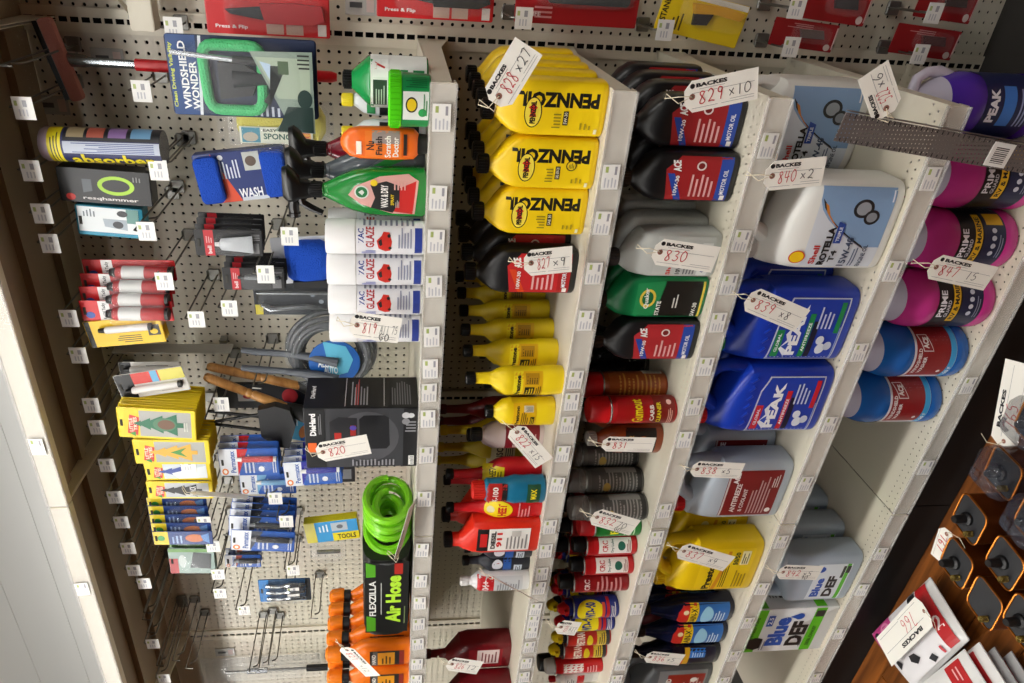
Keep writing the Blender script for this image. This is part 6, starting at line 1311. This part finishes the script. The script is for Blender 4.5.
pk = [('r', -.47, -.48, .47, .30, '#e6e4e6'), ('r', -.46, .30, .46, .44, '#b51d22'), ('t', '2', .1, .37, .2, .09, '#f0e8e6'), ('r', -.49, .18, -.1, .29, '#1d1d22'), ('p', [(-.47, -.48), (.0, -.48), (-.08, -.22), (-.3, -.12), (-.47, -.14)], '#c8488a'), ('e', -.34, -.24, .1, .07, '#e890b8'), ('e', -.2, -.36, .12, .08, '#e06aa4'), ('e', -.36, -.40, .05, .04, '#231a22'), ('p', [(.2, -.1), (.3, -.06), (.34, -.14), (.26, -.2), (.18, -.18)], '#1c1c20'), ('p', [(.36, .1), (.44, .12), (.46, .04), (.38, .02)], '#1c1c20'), ('p', [(.1, -.36), (.2, -.32), (.24, -.40), (.12, -.40)], '#2c2c30'), ('r', -.3, -.06, -.05, .0, '#b8222c'), ('r', -.06, -.18, .1, -.15, '#2a2a2e'), ('r', -.1, -.25, .1, -.22, '#2a2a2e'), ('r', .36, .22, .46, .25, '#c8404a')]
rp = [('r', -.44, .12, .44, .38, '#b51d22'), ('t', '12', .1, .25, .36, .14, '#f0e8e6'), ('r', -.36, .28, -.14, .30, '#e8b8b8'), ('r', -.36, .22, -.18, .24, '#e8b8b8'), ('r', -.36, -.2, .2, -.17, '#b8b8bc')]
pouch('white pouch with pink shapes and black pentagons under a paper tag', [(930, 577), (969, 640), (916, 690), (872, 634)], [.06, .06, .03, .03], .05, pk)
for j in range(4):
    dx, dy = ((0, 0), (15, -7), (30, -2), (47, 2))[j]
    pouch(['white and red pouch with a large 12 next to the pink pouch', 'white and red pouch, second in the overlapping row', 'grey-white and red pouch, third in the overlapping row', 'grey-white and red pouch at the end of the row'][j], [(964 + dx, 649 + dy), (1004 + dx, 712 + dy), (955 + dx, 752 + dy), (914 + dx, 690 + dy)], [.09 - .022 * j, .09 - .022 * j, .07 - .022 * j, .07 - .022 * j], .016, rp, '#dedddb' if j < 2 else '#a9a9aa')
def floor_tag(c, e, H, red, label, w=.06, lift=0):
    A = at(*c, Z=H); B = at(*e, Z=H - lift); ax = (B - A).normalized(); L = (B - A).length
    up = Vector((0, 0, 1)).cross(ax).normalized(); nrm = ax.cross(up)
    if nrm.z < 0: nrm = -nrm
    t = thing('paper_tag', label, 'tag', A); F = lambda x, y, o: ax * x + up * y + nrm * o
    q = MB(); pts = [(0, -w * .22), (0, w * .22), (.014, w * .5), (L, w * .5), (L, -w * .5), (.014, -w * .5)]
    q.add([F(x, y, .0004) for x, y in pts] + [F(x, y, -.0004) for x, y in pts], [(0, 1, 2, 3, 4, 5), (11, 10, 9, 8, 7, 6)] + [(i, i + 6, (i + 1) % 6 + 6, (i + 1) % 6) for i in range(6)], M_PAPER)
    card = q.obj('card', t, smooth=0); fixnormals(card)
    q = MB(); vs, fs = text2d('BACKES'); q.add([F(L * .2 + (x + .5) * L * .45, w * .3 + y * w * .14, .0008) for x, y in vs], fs, '#17171a')
    for x0, x1, y in ((.1, .95, .12), (.1, .5, -.4), (.5, .95, -.36)): q.add([F(L * x0, w * y, .0008), F(L * x1, w * y, .0008), F(L * x1, w * (y + .012), .0008), F(L * x0, w * (y + .012), .0008)], [(0, 1, 2, 3)], '#8d8d90')
    q.obj('print', card, smooth=0)
    q = MB(); vs, fs, wd_ = strokes(red, w * .42, .0022); q.add([F(L * .22 + x, -w * .3 + y, .0011) for x, y in vs], fs, '#c8202c'); q.obj('handwriting', card, smooth=0)
    q = MB(); q.add([F(.012 + .0055 * math.cos(a * PI / 8), .0055 * math.sin(a * PI / 8), .0007) for a in range(16)], [tuple(range(16))], '#9a6a5a'); q.obj('eyelet', t, smooth=0)
    q = MB(); q.tube([F(.012, 0, .001), F(.0, .01, .006), F(-.005, .04, .004), F(.01, .06, .002)], .0009, C('#d8cdb4', .8), 5); q.obj('string', t)
floor_tag((926, 609), (884, 652), .115, '766', 'paper tag marked 766 lying on the pink and white pouch', .085, .02)
floor_tag((1003, 446), (1019, 362), FL + .14, '765', 'paper tag lying under the bagged lantern by the kick plate', .07)
floor_tag((948, 530), (938, 560), FL + .19, '767', 'paper tag tucked between two copper-rimmed lanterns', .05)
